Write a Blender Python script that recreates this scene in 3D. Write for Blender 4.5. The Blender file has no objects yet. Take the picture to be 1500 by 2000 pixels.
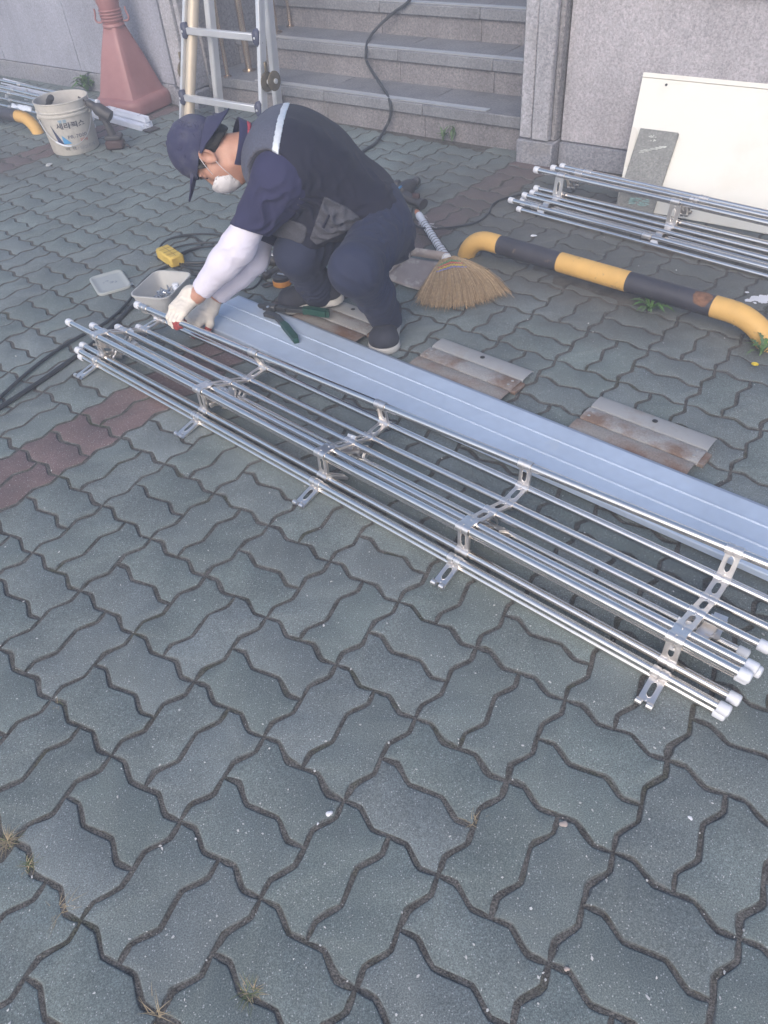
import bpy, bmesh, math, random
import numpy as np
from mathutils import Vector, Matrix

random.seed(7)
SC = bpy.context.scene
COL = SC.collection

# ---------------------------------------------------------------- camera
FPX, PITCH, ROLL, CAMH = 1457.06, 0.7583, -0.0933, 1.4225
cp, sp, cr, sr = math.cos(PITCH), math.sin(PITCH), math.cos(ROLL), math.sin(ROLL)
_f = np.array([0, cp, -sp]); _u = np.array([0, sp, cp]); _r = np.array([1.0, 0, 0])
RIGHT, UP, FWD = cr * _r + sr * _u, -sr * _r + cr * _u, _f
CAM = np.array([0, 0, CAMH])
cd = bpy.data.cameras.new("camera")
cam = bpy.data.objects.new("camera", cd)
COL.objects.link(cam)
cd.sensor_fit = 'VERTICAL'; cd.sensor_height = 36.0; cd.sensor_width = 27.0
cd.lens = 36 * FPX / 2000
cd.clip_start = 0.02; cd.clip_end = 500
cam.matrix_world = Matrix(((RIGHT[0], UP[0], -FWD[0], 0), (RIGHT[1], UP[1], -FWD[1], 0),
                           (RIGHT[2], UP[2], -FWD[2], CAMH), (0, 0, 0, 1)))
SC.camera = cam

# ---------------------------------------------------------------- sky, sun, exposure
SUN_EL, SUN_AZ = math.radians(34), math.radians(200)     # azimuth: direction the light comes from, from +Y towards +X
w = bpy.data.worlds.new("World"); SC.world = w; w.use_nodes = True
nt = w.node_tree
bg = nt.nodes["Background"]
sky = nt.nodes.new("ShaderNodeTexSky"); sky.sky_type = 'NISHITA'; sky.sun_disc = False
sky.sun_elevation = SUN_EL; sky.sun_rotation = SUN_AZ; sky.air_density = 1.0; sky.dust_density = 3.0; sky.ozone_density = 1.0
nt.links.new(sky.outputs[0], bg.inputs[0]); bg.inputs[1].default_value = 0.11
sl = bpy.data.lights.new("sun", 'SUN'); so = bpy.data.objects.new("sun", sl); COL.objects.link(so)
sl.energy = 0.6; sl.angle = math.radians(50); sl.color = (1, 0.97, 0.94)
sd = Vector((math.sin(SUN_AZ) * math.cos(SUN_EL), math.cos(SUN_AZ) * math.cos(SUN_EL), math.sin(SUN_EL)))
so.rotation_euler = sd.to_track_quat('Z', 'Y').to_euler(); so.location = (0, 0, 6)
SC.view_settings.view_transform = 'Standard'; SC.view_settings.look = 'None'
SC.view_settings.exposure = 1.17; SC.view_settings.gamma = 1.0; SC.view_settings.use_curve_mapping = False
SC.cycles.use_denoising = True

# ---------------------------------------------------------------- measuring: points of the place from the survey of the photograph
def ray(x, y):
    return (x - 750) / FPX * RIGHT - (y - 1000) / FPX * UP + FWD
def G(x, y, z=0.0):
    d = ray(x, y); return CAM + (z - CAMH) / d[2] * d
def AT(x, y, Y):
    d = ray(x, y); return CAM + Y / d[1] * d
TH = -0.6923                                   # the building's frontage
WE = np.array([math.cos(TH), math.sin(TH), 0]); WN = np.array([-math.sin(TH), math.cos(TH), 0])
def W(e, n, z=0.0): return e * WE + n * WN + np.array([0, 0, z])
def PN(x, y, n):
    d = ray(x, y); return CAM + (n - WN @ CAM) / (WN @ d) * d
RA = math.radians(-44.2)                       # direction of the drying rack and the panel
RX = np.array([math.cos(RA), math.sin(RA), 0]); RY = np.array([-math.sin(RA), math.cos(RA), 0])
def RK(u, v, z=0.0): return u * RX + v * RY + np.array([0, 0, z])
ZU = np.array([0, 0, 1.0])
def V(*a): return np.array(a, float)
def unit(v): v = np.asarray(v, float); return v / np.linalg.norm(v)
def mix(a, b, t): return a + (b - a) * t

# ---------------------------------------------------------------- materials
MATS = {}
def nodes(name):
    m = bpy.data.materials.new(name); m.use_nodes = True
    t = m.node_tree; b = t.nodes["Principled BSDF"]
    return m, t, b
def N(t, kind, **kw):
    n = t.nodes.new(kind)
    for k, v in kw.items():
        if k.startswith('i_'): n.inputs[k[2:].replace('_', ' ')].default_value = v
        else: setattr(n, k, v)
    return n
def pos_out(t, local=False):
    if local: return N(t, "ShaderNodeTexCoord").outputs["Object"]
    return N(t, "ShaderNodeNewGeometry").outputs["Position"]
def noise(t, scale, detail=3, rough=0.55, src=None):
    n = N(t, "ShaderNodeTexNoise"); n.inputs["Scale"].default_value = scale; n.inputs["Detail"].default_value = detail
    n.inputs["Roughness"].default_value = rough
    if src is not None: t.links.new(src, n.inputs["Vector"])
    return n.outputs["Fac"]
def ramp(t, src, stops):
    r = N(t, "ShaderNodeValToRGB"); el = r.color_ramp.elements
    while len(el) < len(stops): el.new(0.5)
    for e, (p, c) in zip(el, stops):
        e.position = p; e.color = (c, c, c, 1) if not hasattr(c, '__len__') else (*c, 1)
    t.links.new(src, r.inputs[0]); return r.outputs[0]
def mixc(t, fac, a, b, mode='MIX'):
    m = N(t, "ShaderNodeMix", data_type='RGBA', blend_type=mode)
    for s, v in ((0, fac), (6, a), (7, b)):
        if isinstance(v, bpy.types.NodeSocket): t.links.new(v, m.inputs[s])
        elif s == 0: m.inputs[0].default_value = v
        else: m.inputs[s].default_value = (*v, 1)
    return m.outputs[2]
def bump(t, b, src, strength, dist=0.002):
    n = N(t, "ShaderNodeBump"); n.inputs["Strength"].default_value = strength; n.inputs["Distance"].default_value = dist
    t.links.new(src, n.inputs["Height"]); t.links.new(n.outputs[0], b.inputs["Normal"])
def sc(c, k): return tuple(min(1, x * k) for x in c)
def mat(name, col, rough=0.6, metal=0.0, var=0.12, vs=12, col2=None, c2s=5, c2lo=0.5, c2hi=0.65, bmp=0.1, bs=250, bd=0.001, local=False, spec=0.5, fine=0.0, fs=400, sheen=0, trans=0, alpha=1, rvar=0.1):
    if name in MATS: return MATS[name]
    m, t, b = nodes(name); p = pos_out(t, local)
    c = mixc(t, ramp(t, noise(t, vs, 4, src=p), [(0.3, 0.0), (0.7, 1.0)]), sc(col, 1 - var), sc(col, 1 + var))
    if col2 is not None:
        c = mixc(t, ramp(t, noise(t, c2s, 5, 0.65, src=p), [(c2lo, 0.0), (c2hi, 1.0)]), c, col2)
    if fine:
        c = mixc(t, 1.0, c, ramp(t, noise(t, fs, 1, src=p), [(0.3, 1 - fine), (0.7, 1 + fine)]), 'MULTIPLY')
    t.links.new(c, b.inputs["Base Color"])
    if rvar:
        rr = N(t, "ShaderNodeMapRange"); rr.inputs[3].default_value = max(0, rough - rvar); rr.inputs[4].default_value = min(1, rough + rvar)
        t.links.new(noise(t, vs * 1.7, 4, src=p), rr.inputs[0]); t.links.new(rr.outputs[0], b.inputs["Roughness"])
    else: b.inputs["Roughness"].default_value = rough
    b.inputs["Metallic"].default_value = metal; b.inputs["Specular IOR Level"].default_value = spec
    if sheen: b.inputs["Sheen Weight"].default_value = sheen; b.inputs["Sheen Roughness"].default_value = 0.5
    if trans: b.inputs["Transmission Weight"].default_value = trans
    if bmp: bump(t, b, noise(t, bs, 3, src=p), bmp, bd)
    MATS[name] = m; return m
def granite(name, base, contrast=0.5, tint=(1, .95, .95), grain=130, rough=0.65, stain=None):
    m, t, b = nodes(name); p = pos_out(t)
    v = N(t, "ShaderNodeTexVoronoi"); v.inputs["Scale"].default_value = grain; t.links.new(p, v.inputs["Vector"])
    sep = N(t, "ShaderNodeSeparateColor"); t.links.new(v.outputs["Color"], sep.inputs[0])
    c = ramp(t, sep.outputs[0], [(0.0, sc(base, 1 - contrast)), (0.3, sc(base, 1 - contrast * .35)), (0.62, base), (1.0, sc([a * b2 for a, b2 in zip(base, tint)], 1 + contrast * .6))])
    n2 = noise(t, grain * .45, 2, src=p)
    c = mixc(t, 1.0, c, ramp(t, n2, [(0.3, 0.8), (0.7, 1.2)]), 'MULTIPLY')
    c = mixc(t, 1.0, c, ramp(t, noise(t, 2.2, 4, 0.6, src=p), [(0.3, 0.86), (0.7, 1.1)]), 'MULTIPLY')
    mp = N(t, "ShaderNodeMapping"); t.links.new(p, mp.inputs["Vector"]); mp.inputs["Scale"].default_value = (7, 7, .7)
    c = mixc(t, 1.0, c, ramp(t, noise(t, 1.0, 5, 0.65, src=mp.outputs[0]), [(0.32, 0.80), (0.5, 1.0), (0.72, 1.08)]), 'MULTIPLY')      # water streaks
    if stain is not None:
        c = mixc(t, ramp(t, noise(t, 3.1, 6, 0.7, src=p), [(0.55, 0.0), (0.75, 0.6)]), c, stain)
    t.links.new(c, b.inputs["Base Color"]); b.inputs["Roughness"].default_value = rough
    b.inputs["Specular IOR Level"].default_value = 0.35
    bump(t, b, sep.outputs[0], 0.25, 0.001)
    return m

def paver_mat(name, cols, k=1.0):
    m, t, b = nodes(name); p = pos_out(t)
    oi = N(t, "ShaderNodeObjectInfo")
    c = ramp(t, oi.outputs["Random"], [(0.0, sc(cols[0], .93)), (0.2, cols[1]), (0.45, cols[2]), (0.65, sc(cols[0], 1.05)), (0.85, sc(cols[1], .9)), (1.0, sc(cols[2], 1.07))])
    # weathering: broad stains, mid mottling, concrete grain
    c = mixc(t, 1.0, c, ramp(t, noise(t, 3.3, 4, 0.6, src=p), [(0.3, 0.8), (0.7, 1.2)]), 'MULTIPLY')
    c = mixc(t, ramp(t, noise(t, 9.0, 5, 0.6, src=p), [(0.45, 0.0), (0.7, 0.7)]), c, sc(cols[3], 1.0))
    c = mixc(t, 1.0, c, ramp(t, noise(t, 380, 3, 0.8, src=p), [(0.25, 0.3), (0.5, 1.0), (0.72, 1.9)]), 'MULTIPLY')
    v = N(t, "ShaderNodeTexVoronoi"); v.inputs["Scale"].default_value = 230; t.links.new(p, v.inputs["Vector"])
    sep = N(t, "ShaderNodeSeparateColor"); t.links.new(v.outputs["Color"], sep.inputs[0])
    near = ramp(t, v.outputs["Distance"], [(0.14, 1.0), (0.34, 0.0)]); pick = ramp(t, sep.outputs[0], [(0.74, 0.0), (0.84, 1.0)])
    c = mixc(t, mixc(t, 1.0, near, pick, 'MULTIPLY'), c, sc((.42, .43, .45), 1))
    v2 = N(t, "ShaderNodeTexVoronoi"); v2.inputs["Scale"].default_value = 42; t.links.new(p, v2.inputs["Vector"])
    sep2 = N(t, "ShaderNodeSeparateColor"); t.links.new(v2.outputs["Color"], sep2.inputs[0])
    near2 = ramp(t, v2.outputs["Distance"], [(0.035, 1.0), (0.075, 0.0)]); pick2 = ramp(t, sep2.outputs[1], [(0.86, 0.0), (0.9, 1.0)])
    c = mixc(t, mixc(t, 1.0, near2, pick2, 'MULTIPLY'), c, (.5, .5, .52))
    # trodden-in brown earth around the kerb pipe and the corner by the stair (a stain with its own shape)
    def blob(cx, cy, r0, r1, sxy=(1, 1)):
        mp = N(t, "ShaderNodeMapping", vector_type='TEXTURE'); t.links.new(p, mp.inputs["Vector"])
        mp.inputs["Location"].default_value = (cx, cy, 0); mp.inputs["Rotation"].default_value = (0, 0, math.radians(-45)); mp.inputs["Scale"].default_value = (sxy[0], sxy[1], 1)
        ln = N(t, "ShaderNodeVectorMath", operation='LENGTH'); t.links.new(mp.outputs[0], ln.inputs[0])
        ad = N(t, "ShaderNodeMath", operation='ADD'); t.links.new(ln.outputs["Value"], ad.inputs[0])
        mm = N(t, "ShaderNodeMath", operation='MULTIPLY_ADD'); t.links.new(noise(t, 5, 5, 0.65, src=p), mm.inputs[0]); mm.inputs[1].default_value = 1.1; mm.inputs[2].default_value = -0.55
        t.links.new(mm.outputs[0], ad.inputs[1])
        return ramp(t, ad.outputs[0], [(r0, 1.0), (r1, 0.0)])
    e1 = blob(1.0, 2.9, 0.45, 1.0, (1.35, .75)); e2 = blob(-2.2, 4.9, .3, .95, (.9, .5)); e3 = blob(.75, 3.75, .35, .95, (.9, .6))
    for e_, kk in ((e1, .62), (e2, .45), (e3, .55)):
        f = mixc(t, 1.0, e_, (kk, kk, kk), 'MULTIPLY')
        c = mixc(t, f, c, (.095, .088, .082))
    t.links.new(c, b.inputs["Base Color"]); b.inputs["Roughness"].default_value = 0.82; b.inputs["Specular IOR Level"].default_value = 0.35
    h = mixc(t, 0.5, noise(t, 420, 3, 0.7, src=p), noise(t, 60, 3, 0.6, src=p))
    bump(t, b, h, 0.35, 0.0016)
    return m

# ---------------------------------------------------------------- mesh building
class MB:
    def __init__(s): s.v = []; s.f = []; s.m = []
    def add(s, vs, fs, mi=0):
        o = len(s.v); s.v += [tuple(map(float, v)) for v in vs]
        s.f += [tuple(i + o for i in f) for f in fs]; s.m += [mi] * len(fs); return s
    def box(s, c, x, y, z, mi=0, ch=0.0):
        """box: centre c, half-axis vectors x y z, edges chamfered by ch"""
        c, x, y, z = (np.asarray(a, float) for a in (c, x, y, z))
        if ch <= 0:
            vs = [c + i * x + j * y + k * z for k in (-1, 1) for j in (-1, 1) for i in (-1, 1)]
            fl = [(0, 2, 3, 1), (4, 5, 7, 6), (0, 1, 5, 4), (2, 6, 7, 3), (0, 4, 6, 2), (1, 3, 7, 5)]
        else:
            L = [np.linalg.norm(a) for a in (x, y, z)]; r = [max(0.05, 1 - ch / l) for l in L]
            vs = []; ix = {}
            for i in (-1, 1):
                for j in (-1, 1):
                    for k in (-1, 1):
                        for a in range(3):
                            q = [r[0], r[1], r[2]]; q[a] = 1
                            ix[(i, j, k, a)] = len(vs); vs.append(c + i * q[0] * x + j * q[1] * y + k * q[2] * z)
            fl = []
            for sg in (-1, 1):
                o = [(-1, -1), (1, -1), (1, 1), (-1, 1)]
                for q in ([(sg, a, b_, 0) for a, b_ in o], [(a, sg, b_, 1) for a, b_ in o], [(a, b_, sg, 2) for a, b_ in o]): fl.append(tuple(ix[t] for t in q))
            for a in (-1, 1):
                for b_ in (-1, 1):
                    fl.append((ix[(-1, a, b_, 1)], ix[(1, a, b_, 1)], ix[(1, a, b_, 2)], ix[(-1, a, b_, 2)]))
                    fl.append((ix[(a, -1, b_, 0)], ix[(a, 1, b_, 0)], ix[(a, 1, b_, 2)], ix[(a, -1, b_, 2)]))
                    fl.append((ix[(a, b_, -1, 0)], ix[(a, b_, 1, 0)], ix[(a, b_, 1, 1)], ix[(a, b_, -1, 1)]))
            for i in (-1, 1):
                for j in (-1, 1):
                    for k in (-1, 1): fl.append(tuple(ix[(i, j, k, a)] for a in range(3)))
        return s.add(vs, fl, mi)
    def tube(s, pts, r, seg=12, mi=0, caps=True, closed=False, flat=None):
        pts = [np.asarray(p, float) for p in pts]; n = len(pts)
        rs = r if hasattr(r, '__len__') else [r] * n
        tan = []
        for i in range(n):
            a = pts[(i - 1) % n] if (closed or i > 0) else pts[i]; b = pts[(i + 1) % n] if (closed or i < n - 1) else pts[i]
            tan.append(unit(b - a))
        up = np.array([0, 0, 1.0]) if abs(tan[0][2]) < .9 else np.array([1.0, 0, 0])
        nx = unit(np.cross(up, tan[0])); vs = []; fs = []
        for i in range(n):
            nx = nx - tan[i] * (nx @ tan[i]); nx = unit(nx); ny = np.cross(tan[i], nx)
            for k in range(seg):
                a = 2 * math.pi * k / seg; ca, sa = math.cos(a), math.sin(a)
                if flat: sa *= flat
                vs.append(pts[i] + rs[i] * (ca * nx + sa * ny))
        for i in range(n if closed else n - 1):
            j = (i + 1) % n
            for k in range(seg):
                k2 = (k + 1) % seg; fs.append((i * seg + k, i * seg + k2, j * seg + k2, j * seg + k))
        if caps and not closed:
            fs.append(tuple(range(seg))[::-1]); fs.append(tuple((n - 1) * seg + k for k in range(seg)))
        return s.add(vs, fs, mi)
    def lathe(s, o, ax, prof, seg=24, mi=0, xa=None, a0=0, capb=False, capt=False):
        """prof: list of (radius, height)"""
        o = np.asarray(o, float); ax = unit(ax)
        xa = unit(np.cross(ax, (0.3, 1, 0.2))) if xa is None else unit(xa)
        ya = np.cross(ax, xa); vs = []; fs = []
        for r, h in prof:
            for k in range(seg):
                a = a0 + 2 * math.pi * k / seg; vs.append(o + ax * h + r * (math.cos(a) * xa + math.sin(a) * ya))
        for i in range(len(prof) - 1):
            for k in range(seg):
                k2 = (k + 1) % seg; fs.append((i * seg + k, i * seg + k2, (i + 1) * seg + k2, (i + 1) * seg + k))
        if capb: fs.append(tuple(range(seg))[::-1])
        if capt: fs.append(tuple((len(prof) - 1) * seg + k for k in range(seg)))
        return s.add(vs, fs, mi)
    def prism(s, poly, ext, mi=0):
        """closed polygon of 3D points extruded by vector ext"""
        n = len(poly); poly = [np.asarray(p, float) for p in poly]; ext = np.asarray(ext, float)
        vs = poly + [p + ext for p in poly]
        fs = [tuple(range(n))[::-1], tuple(range(n, 2 * n))] + [(i, (i + 1) % n, n + (i + 1) % n, n + i) for i in range(n)]
        return s.add(vs, fs, mi)
    def grid(s, P, mi=0):
        """P[i][j] of 3D points"""
        n, m_ = len(P), len(P[0]); vs = [p for row in P for p in row]
        fs = [(i * m_ + j, (i + 1) * m_ + j, (i + 1) * m_ + j + 1, i * m_ + j + 1) for i in range(n - 1) for j in range(m_ - 1)]
        return s.add(vs, fs, mi)
    def mesh(s, name, mats, smooth=True, ang=40):
        me = bpy.data.meshes.new(name); me.from_pydata(s.v, [], s.f)
        for m_ in (mats if isinstance(mats, (list, tuple)) else [mats]): me.materials.append(m_)
        me.polygons.foreach_set("material_index", s.m)
        bm = bmesh.new(); bm.from_mesh(me); bmesh.ops.recalc_face_normals(bm, faces=bm.faces); bm.to_mesh(me); bm.free()
        if smooth: me.shade_smooth(); me.set_sharp_from_angle(angle=math.radians(ang))
        else: me.shade_flat()
        me.update(); return me
    def obj(s, name, mats, parent=None, smooth=True, ang=40):
        return link(name, s.mesh(name, mats, smooth, ang), parent)
def link(name, me, parent=None):
    """vertices are in world space; a parent's own offset is taken out"""
    o = bpy.data.objects.new(name, me); COL.objects.link(o)
    if parent is not None:
        o.parent = parent; o.matrix_parent_inverse = wm(parent).inverted()
    return o
def wm(o):
    m = o.matrix_basis.copy()
    if o.parent is not None: m = wm(o.parent) @ o.matrix_parent_inverse @ m
    return m
def tag(o, label=None, cat=None, group=None, kind=None):
    if label: o['label'] = label
    if cat: o['category'] = cat
    if group: o['group'] = group
    if kind: o['kind'] = kind
    return o
def thing(name, label, cat, loc, group=None):
    o = bpy.data.objects.new(name, None); COL.objects.link(o); o.location = tuple(map(float, loc)); o.empty_display_size = 0.05
    return tag(o, label, cat, group)
def smoothpath(pts, n=8):
    pts = [np.asarray(p, float) for p in pts]; P = [2 * pts[0] - pts[1]] + pts + [2 * pts[-1] - pts[-2]]; out = []
    for i in range(1, len(P) - 2):
        for k in range(n):
            t = k / n; a, b, c, d = P[i - 1], P[i], P[i + 1], P[i + 2]
            out.append(.5 * (2 * b + (c - a) * t + (2 * a - 5 * b + 4 * c - d) * t * t + (3 * b - a - 3 * c + d) * t ** 3))
    out.append(pts[-1]); return out
def solidify(o, th, off=0.0):
    md = o.modifiers.new("thickness", 'SOLIDIFY'); md.thickness = th; md.offset = off; return o
# ================================================================ GROUND AND PAVING
PV = 0.23; LA = -0.7527; LO = np.array([-0.4568, 0.6749, 0])
D1 = np.array([math.cos(LA), math.sin(LA), 0]); D2 = np.array([-math.sin(LA), math.cos(LA), 0])
def LT(a, b, z=0.0): return LO + PV * (a * D1 + b * D2) + np.array([0, 0, z])
grey = paver_mat("paver_grey", [(.146, .168, .174), (.140, .170, .168), (.144, .167, .170), (.122, .142, .144)])
red = paver_mat("paver_red", [(.152, .108, .108), (.140, .102, .104), (.158, .114, .114), (.12, .095, .096)])
edge_m = mat("paver_edge_grime", (.098, .104, .106), .92, var=.3, vs=60, col2=(.075, .072, .064), c2s=22, bmp=.6, bs=260, bd=.002, spec=.1, fine=.4, fs=300)
earth = mat("joint_earth", (.100, .095, .090), .95, var=.35, vs=40, col2=(.070, .075, .050), c2s=7, c2lo=.55, c2hi=.7, bmp=.8, bs=300, bd=.004, spec=.1, fine=.5, fs=260)
ground = MB(); ground.add([(-40, -30, -.0034), (40, -30, -.0034), (40, 50, -.0034), (-40, 50, -.0034)], [(0, 1, 2, 3)])
ground = tag(ground.obj("ground", earth), kind='structure')
ground['label'] = "earth bed under the interlocking paving"

def paver_mesh(name, m, seed=0):
    """one S-edged interlocking paver, 2 x 1 units, long axis on local X, corner at the origin"""
    U = PV / 2; S = [(0, 0), (.16, .05), (.29, .085), (.38, .055), (.5, 0), (.62, -.055), (.71, -.085), (.84, -.05)]
    corners = [(0, 0), (1, 0), (2, 0), (2, 1), (1, 1), (0, 1)]; out = []
    for i, a in enumerate(corners):
        b = corners[(i + 1) % 6]; d = (b[0] - a[0], b[1] - a[1]); nrm = (-d[1], d[0])
        for s_, o_ in S: out.append(np.array([(a[0] + d[0] * s_ + nrm[0] * o_) * U, (a[1] + d[1] * s_ + nrm[1] * o_) * U]))
    n = len(out)
    rj = random.Random(seed); ph = [(rj.uniform(0, 6.28), rj.choice((2, 3, 5, 7, 9, 11)), rj.uniform(.0001, .0006)) for _ in range(7)]; nick = [(rj.randrange(n), rj.uniform(.001, .0035)) for _ in range(4)]
    def inset(dst, wear=0):
        q = []
        for i in range(n):
            t = out[(i + 1) % n] - out[i - 1]; t /= np.linalg.norm(t); e = sum(a_ * math.sin(f_ * 2 * math.pi * i / n + p_) for p_, f_, a_ in ph)
            e += wear * sum(d_ * max(0, 1 - min(abs(i - k_), n - abs(i - k_)) / 2) for k_, d_ in nick)
            q.append(out[i] + (dst + e) * np.array([-t[1], t[0]]))
        return q
    rings = [(inset(.0036), -.03), (inset(.0038, .3), -.0038), (inset(.0058, 1), -.0010), (inset(.0086, 1), 0.0)]
    b = MB(); vs = []; fs = []
    for r, z in rings: vs += [(p[0], p[1], z) for p in r]
    for i in range(len(rings) - 1):
        for k in range(n): fs.append((i * n + k, i * n + (k + 1) % n, (i + 1) * n + (k + 1) % n, (i + 1) * n + k))
    fs.append(tuple((len(rings) - 1) * n + k for k in range(n)))
    b.add(vs, fs); b.m = [1 if q < 2 * n else 0 for q in range(len(fs))]; return b.mesh(name, [m, edge_m], ang=60)
pm_grey = [paver_mesh("paver", grey, k) for k in range(6)]; pm_red = [paver_mesh("paver_red", red, 20 + k) for k in range(3)]
rp = random.Random(3)
cells = []
for a in range(-34, 12):
    for b in range(-9, 36):
        c = LT(a + .5, b + .5); nn = WN @ c; ee = WE @ c
        if c[1] < 0.05 or nn > 3.72 + (.16 if -4.5 < ee < -1.9 else 0): continue
        d = c - CAM; dep = d @ FWD
        if dep < .2: continue
        px, py = 750 + FPX * (d @ RIGHT) / dep, 1000 - FPX * (d @ UP) / dep
        if not (-130 < px < 1630 and -60 < py < 2180): continue
        inside = 0 < px < 1500 and 0 < py < 2000
        for h in (0, 1):
            cells.append(((dep * dep) - (0 if inside else -50), a, b, h, c))
cells.sort(key=lambda q: q[0])
far = MB()
for i, (_, a, b, h, c) in enumerate(cells):
    isred = (a + 18) % 12 == 0 or (a + 6) % 12 == 0
    if (a + b) % 2 == 0: org, rz = LT(a, b + .5 * h), LA
    else: org, rz = LT(a + .5 * h + .5, b), LA + math.pi / 2
    M4 = Matrix.Translation((org[0], org[1], max(-.0012, min(.0014, rp.gauss(0, .0007))))) @ Matrix.Rotation(rz, 4, 'Z')
    M4 = M4 @ Matrix.Translation((.115, .0575, 0)) @ Matrix.Rotation(max(-.008, min(.008, rp.gauss(0, .004))), 4, 'X') @ Matrix.Rotation(max(-.007, min(.007, rp.gauss(0, .003))), 4, 'Y') @ Matrix.Rotation(rp.gauss(0, .006), 4, 'Z') @ Matrix.Translation((-.115, -.0575, 0))
    me = rp.choice(pm_red if isred else pm_grey)
    if i < 300:
        o = bpy.data.objects.new("paver", me); COL.objects.link(o); o.parent = ground; o.matrix_basis = M4
        if isred: o['label'] = "reddish brown paver of the coloured band"
    else:
        fs_ = [tuple(p.vertices) for p in me.polygons]; o_ = len(far.v); far.v += [tuple(M4 @ v.co) for v in me.vertices]; far.f += [tuple(i_ + o_ for i_ in q_) for q_ in fs_]; far.m += [2 if p.material_index else (1 if isred else 0) for p in me.polygons]
fo = far.obj("paving", [grey, red, edge_m], ground, ang=60); fo['kind'] = 'stuff'; fo['label'] = "farther part of the same interlocking paving"
# earth washed over the paving beside the kerb pipe and by the stair foot
dirtm = mat("washed_earth", (.105, .098, .090), .95, var=.25, vs=20, col2=(.07, .066, .06), c2s=14, bmp=.7, bs=260, bd=.003, spec=.1)
def dirt_patch(poly_c, sx, sy, rot, amp, name, seed):
    from mathutils import noise as nz
    b = MB(); P = []; n = 46
    for i in range(n):
        row = []
        for j in range(n):
            x = (i / (n - 1) * 2 - 1); y = (j / (n - 1) * 2 - 1)
            q = poly_c + sx * x * V(math.cos(rot), math.sin(rot), 0) + sy * y * V(-math.sin(rot), math.cos(rot), 0)
            r = math.sqrt(x * x + y * y)
            z = nz.fractal(Vector((q[0] * 4 + seed, q[1] * 4, 0)), 1, 2, 5) * .0042 + amp - .012 * max(0, r - .15)
            row.append((q[0], q[1], z))
        P.append(row)
    b.grid(P); return b
dp = dirt_patch(V(.98, 2.62, 0), .75, .26, math.radians(-45), .0022, "earth", 0)
q = dirt_patch(V(1.25, 3.0, 0), .6, .5, math.radians(-45), -.0006, "earth", 4); dp.add(q.v, q.f)
q = dirt_patch(V(-2.3, 4.85, 0), .9, .45, math.radians(-35), .0015, "earth", 9); dp.add(q.v, q.f)
q = dirt_patch(V(.8, 3.85, 0), .5, .38, math.radians(-40), -.0002, "earth", 14); dp.add(q.v, q.f)
tag(dp.obj("dirt", dirtm), "brown earth washed over the paving around the yellow and black pipe", kind='stuff')
# pale grit and chips lying on the pavers
chip = mat("pale_chip", (.5, .5, .5), .8, var=.3, vs=30)
ch = MB(); rc = random.Random(11)
for i in range(800):
    px, py = rc.uniform(0, 1500), rc.choice((rc.uniform(420, 2000), rc.uniform(900, 2000)))
    c = G(px, py); s_ = rc.choice((.0006, .0007, .0009, .0013, .002)) * rc.uniform(.7, 1.3); a = rc.uniform(0, 6.28)
    x = V(math.cos(a), math.sin(a), rc.uniform(-.2, .2)) * s_ * rc.uniform(1, 2); y = V(-math.sin(a), math.cos(a), 0) * s_
    k_ = rc.choice((4, 5, 6)); pl = [c + V(0, 0, .0006) + (x * math.cos(t) + y * math.sin(t)) * rc.uniform(.6, 1.25) for t in [2 * math.pi * (q_ + rc.uniform(-.2, .2)) / k_ for q_ in range(k_)]]; ch.prism(pl, V(rc.uniform(-.2, .2) * s_, 0, s_ * .5))
tag(ch.obj("grit", chip, smooth=False), "pale grit scattered over the grey paving", kind='stuff')

# ================================================================ STONE WALLS
g_left = granite("granite_left", (.30, .315, .38), .18, grain=190)
g_right = granite("granite_right", (.385, .375, .41), .26, grain=185)
g_plinth = granite("granite_plinth", (.25, .258, .295), .32, grain=150, stain=(.22, .2, .17))
g_riser = granite("granite_riser", (.205, .197, .21), .36, grain=150, stain=(.14, .13, .125))
g_tread = granite("granite_tread", (.19, .197, .218), .25, grain=190, rough=.6)
g_post = granite("granite_post", (.36, .362, .40), .3, grain=140, stain=(.3, .29, .28))
g_inner = granite("granite_inner", (.26, .255, .27), .35, grain=120)
core = mat("mortar", (.10, .095, .09), .95, var=.2)
ROOFZ = .98
def slab(b, e0, e1, n0, n1, z0, z1, ch=.004, mi=0):
    b.box(W((e0 + e1) / 2, (n0 + n1) / 2, (z0 + z1) / 2), WE * (e1 - e0) / 2, WN * (n1 - n0) / 2, ZU * (z1 - z0) / 2, mi, ch); return b
lw = thing("granite_wall", "bluish grey granite wall behind the red cone, left of the stair", "wall", W(-6.5, 3.8, 0))
slab(MB(), -11, -4.58, 3.76, 4.3, -.05, ROOFZ, 0).obj("wall_core", core, lw)
seams = [-11, -9.9, -8.8, -7.72, -6.62, -5.62, -4.584]
for i in range(len(seams) - 1):
    slab(MB(), seams[i] + .0025, seams[i + 1] - .0025, 3.73, 3.76 - .001, .122, ROOFZ, .003).obj("stone_panel", g_left, lw)
slab(MB(), -11, -4.584, 3.722, 3.759, -.03, .118, .004).obj("plinth", g_plinth, lw)
slab(MB(), -11, -4.582, 3.69, 4.34, ROOFZ + .002, ROOFZ + .08, .008).obj("coping", g_post, lw)
rw = thing("granite_wall", "pinkish grey speckled granite wall behind the leaning cream board", "wall", W(0, 3.85, 0))
slab(MB(), -1.74, 3.2, 3.815, 4.4, -.05, .80, 0).obj("wall_core", core, rw)
for a, b_ in ((-1.738, .62), (.624, 3.2)):
    slab(MB(), a, b_, 3.785, 3.814, .108, .752, .003).obj("stone_panel", g_right, rw)
slab(MB(), -1.738, 3.2, 3.772, 3.8135, -.03, .104, .004).obj("plinth", g_plinth, rw)
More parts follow.
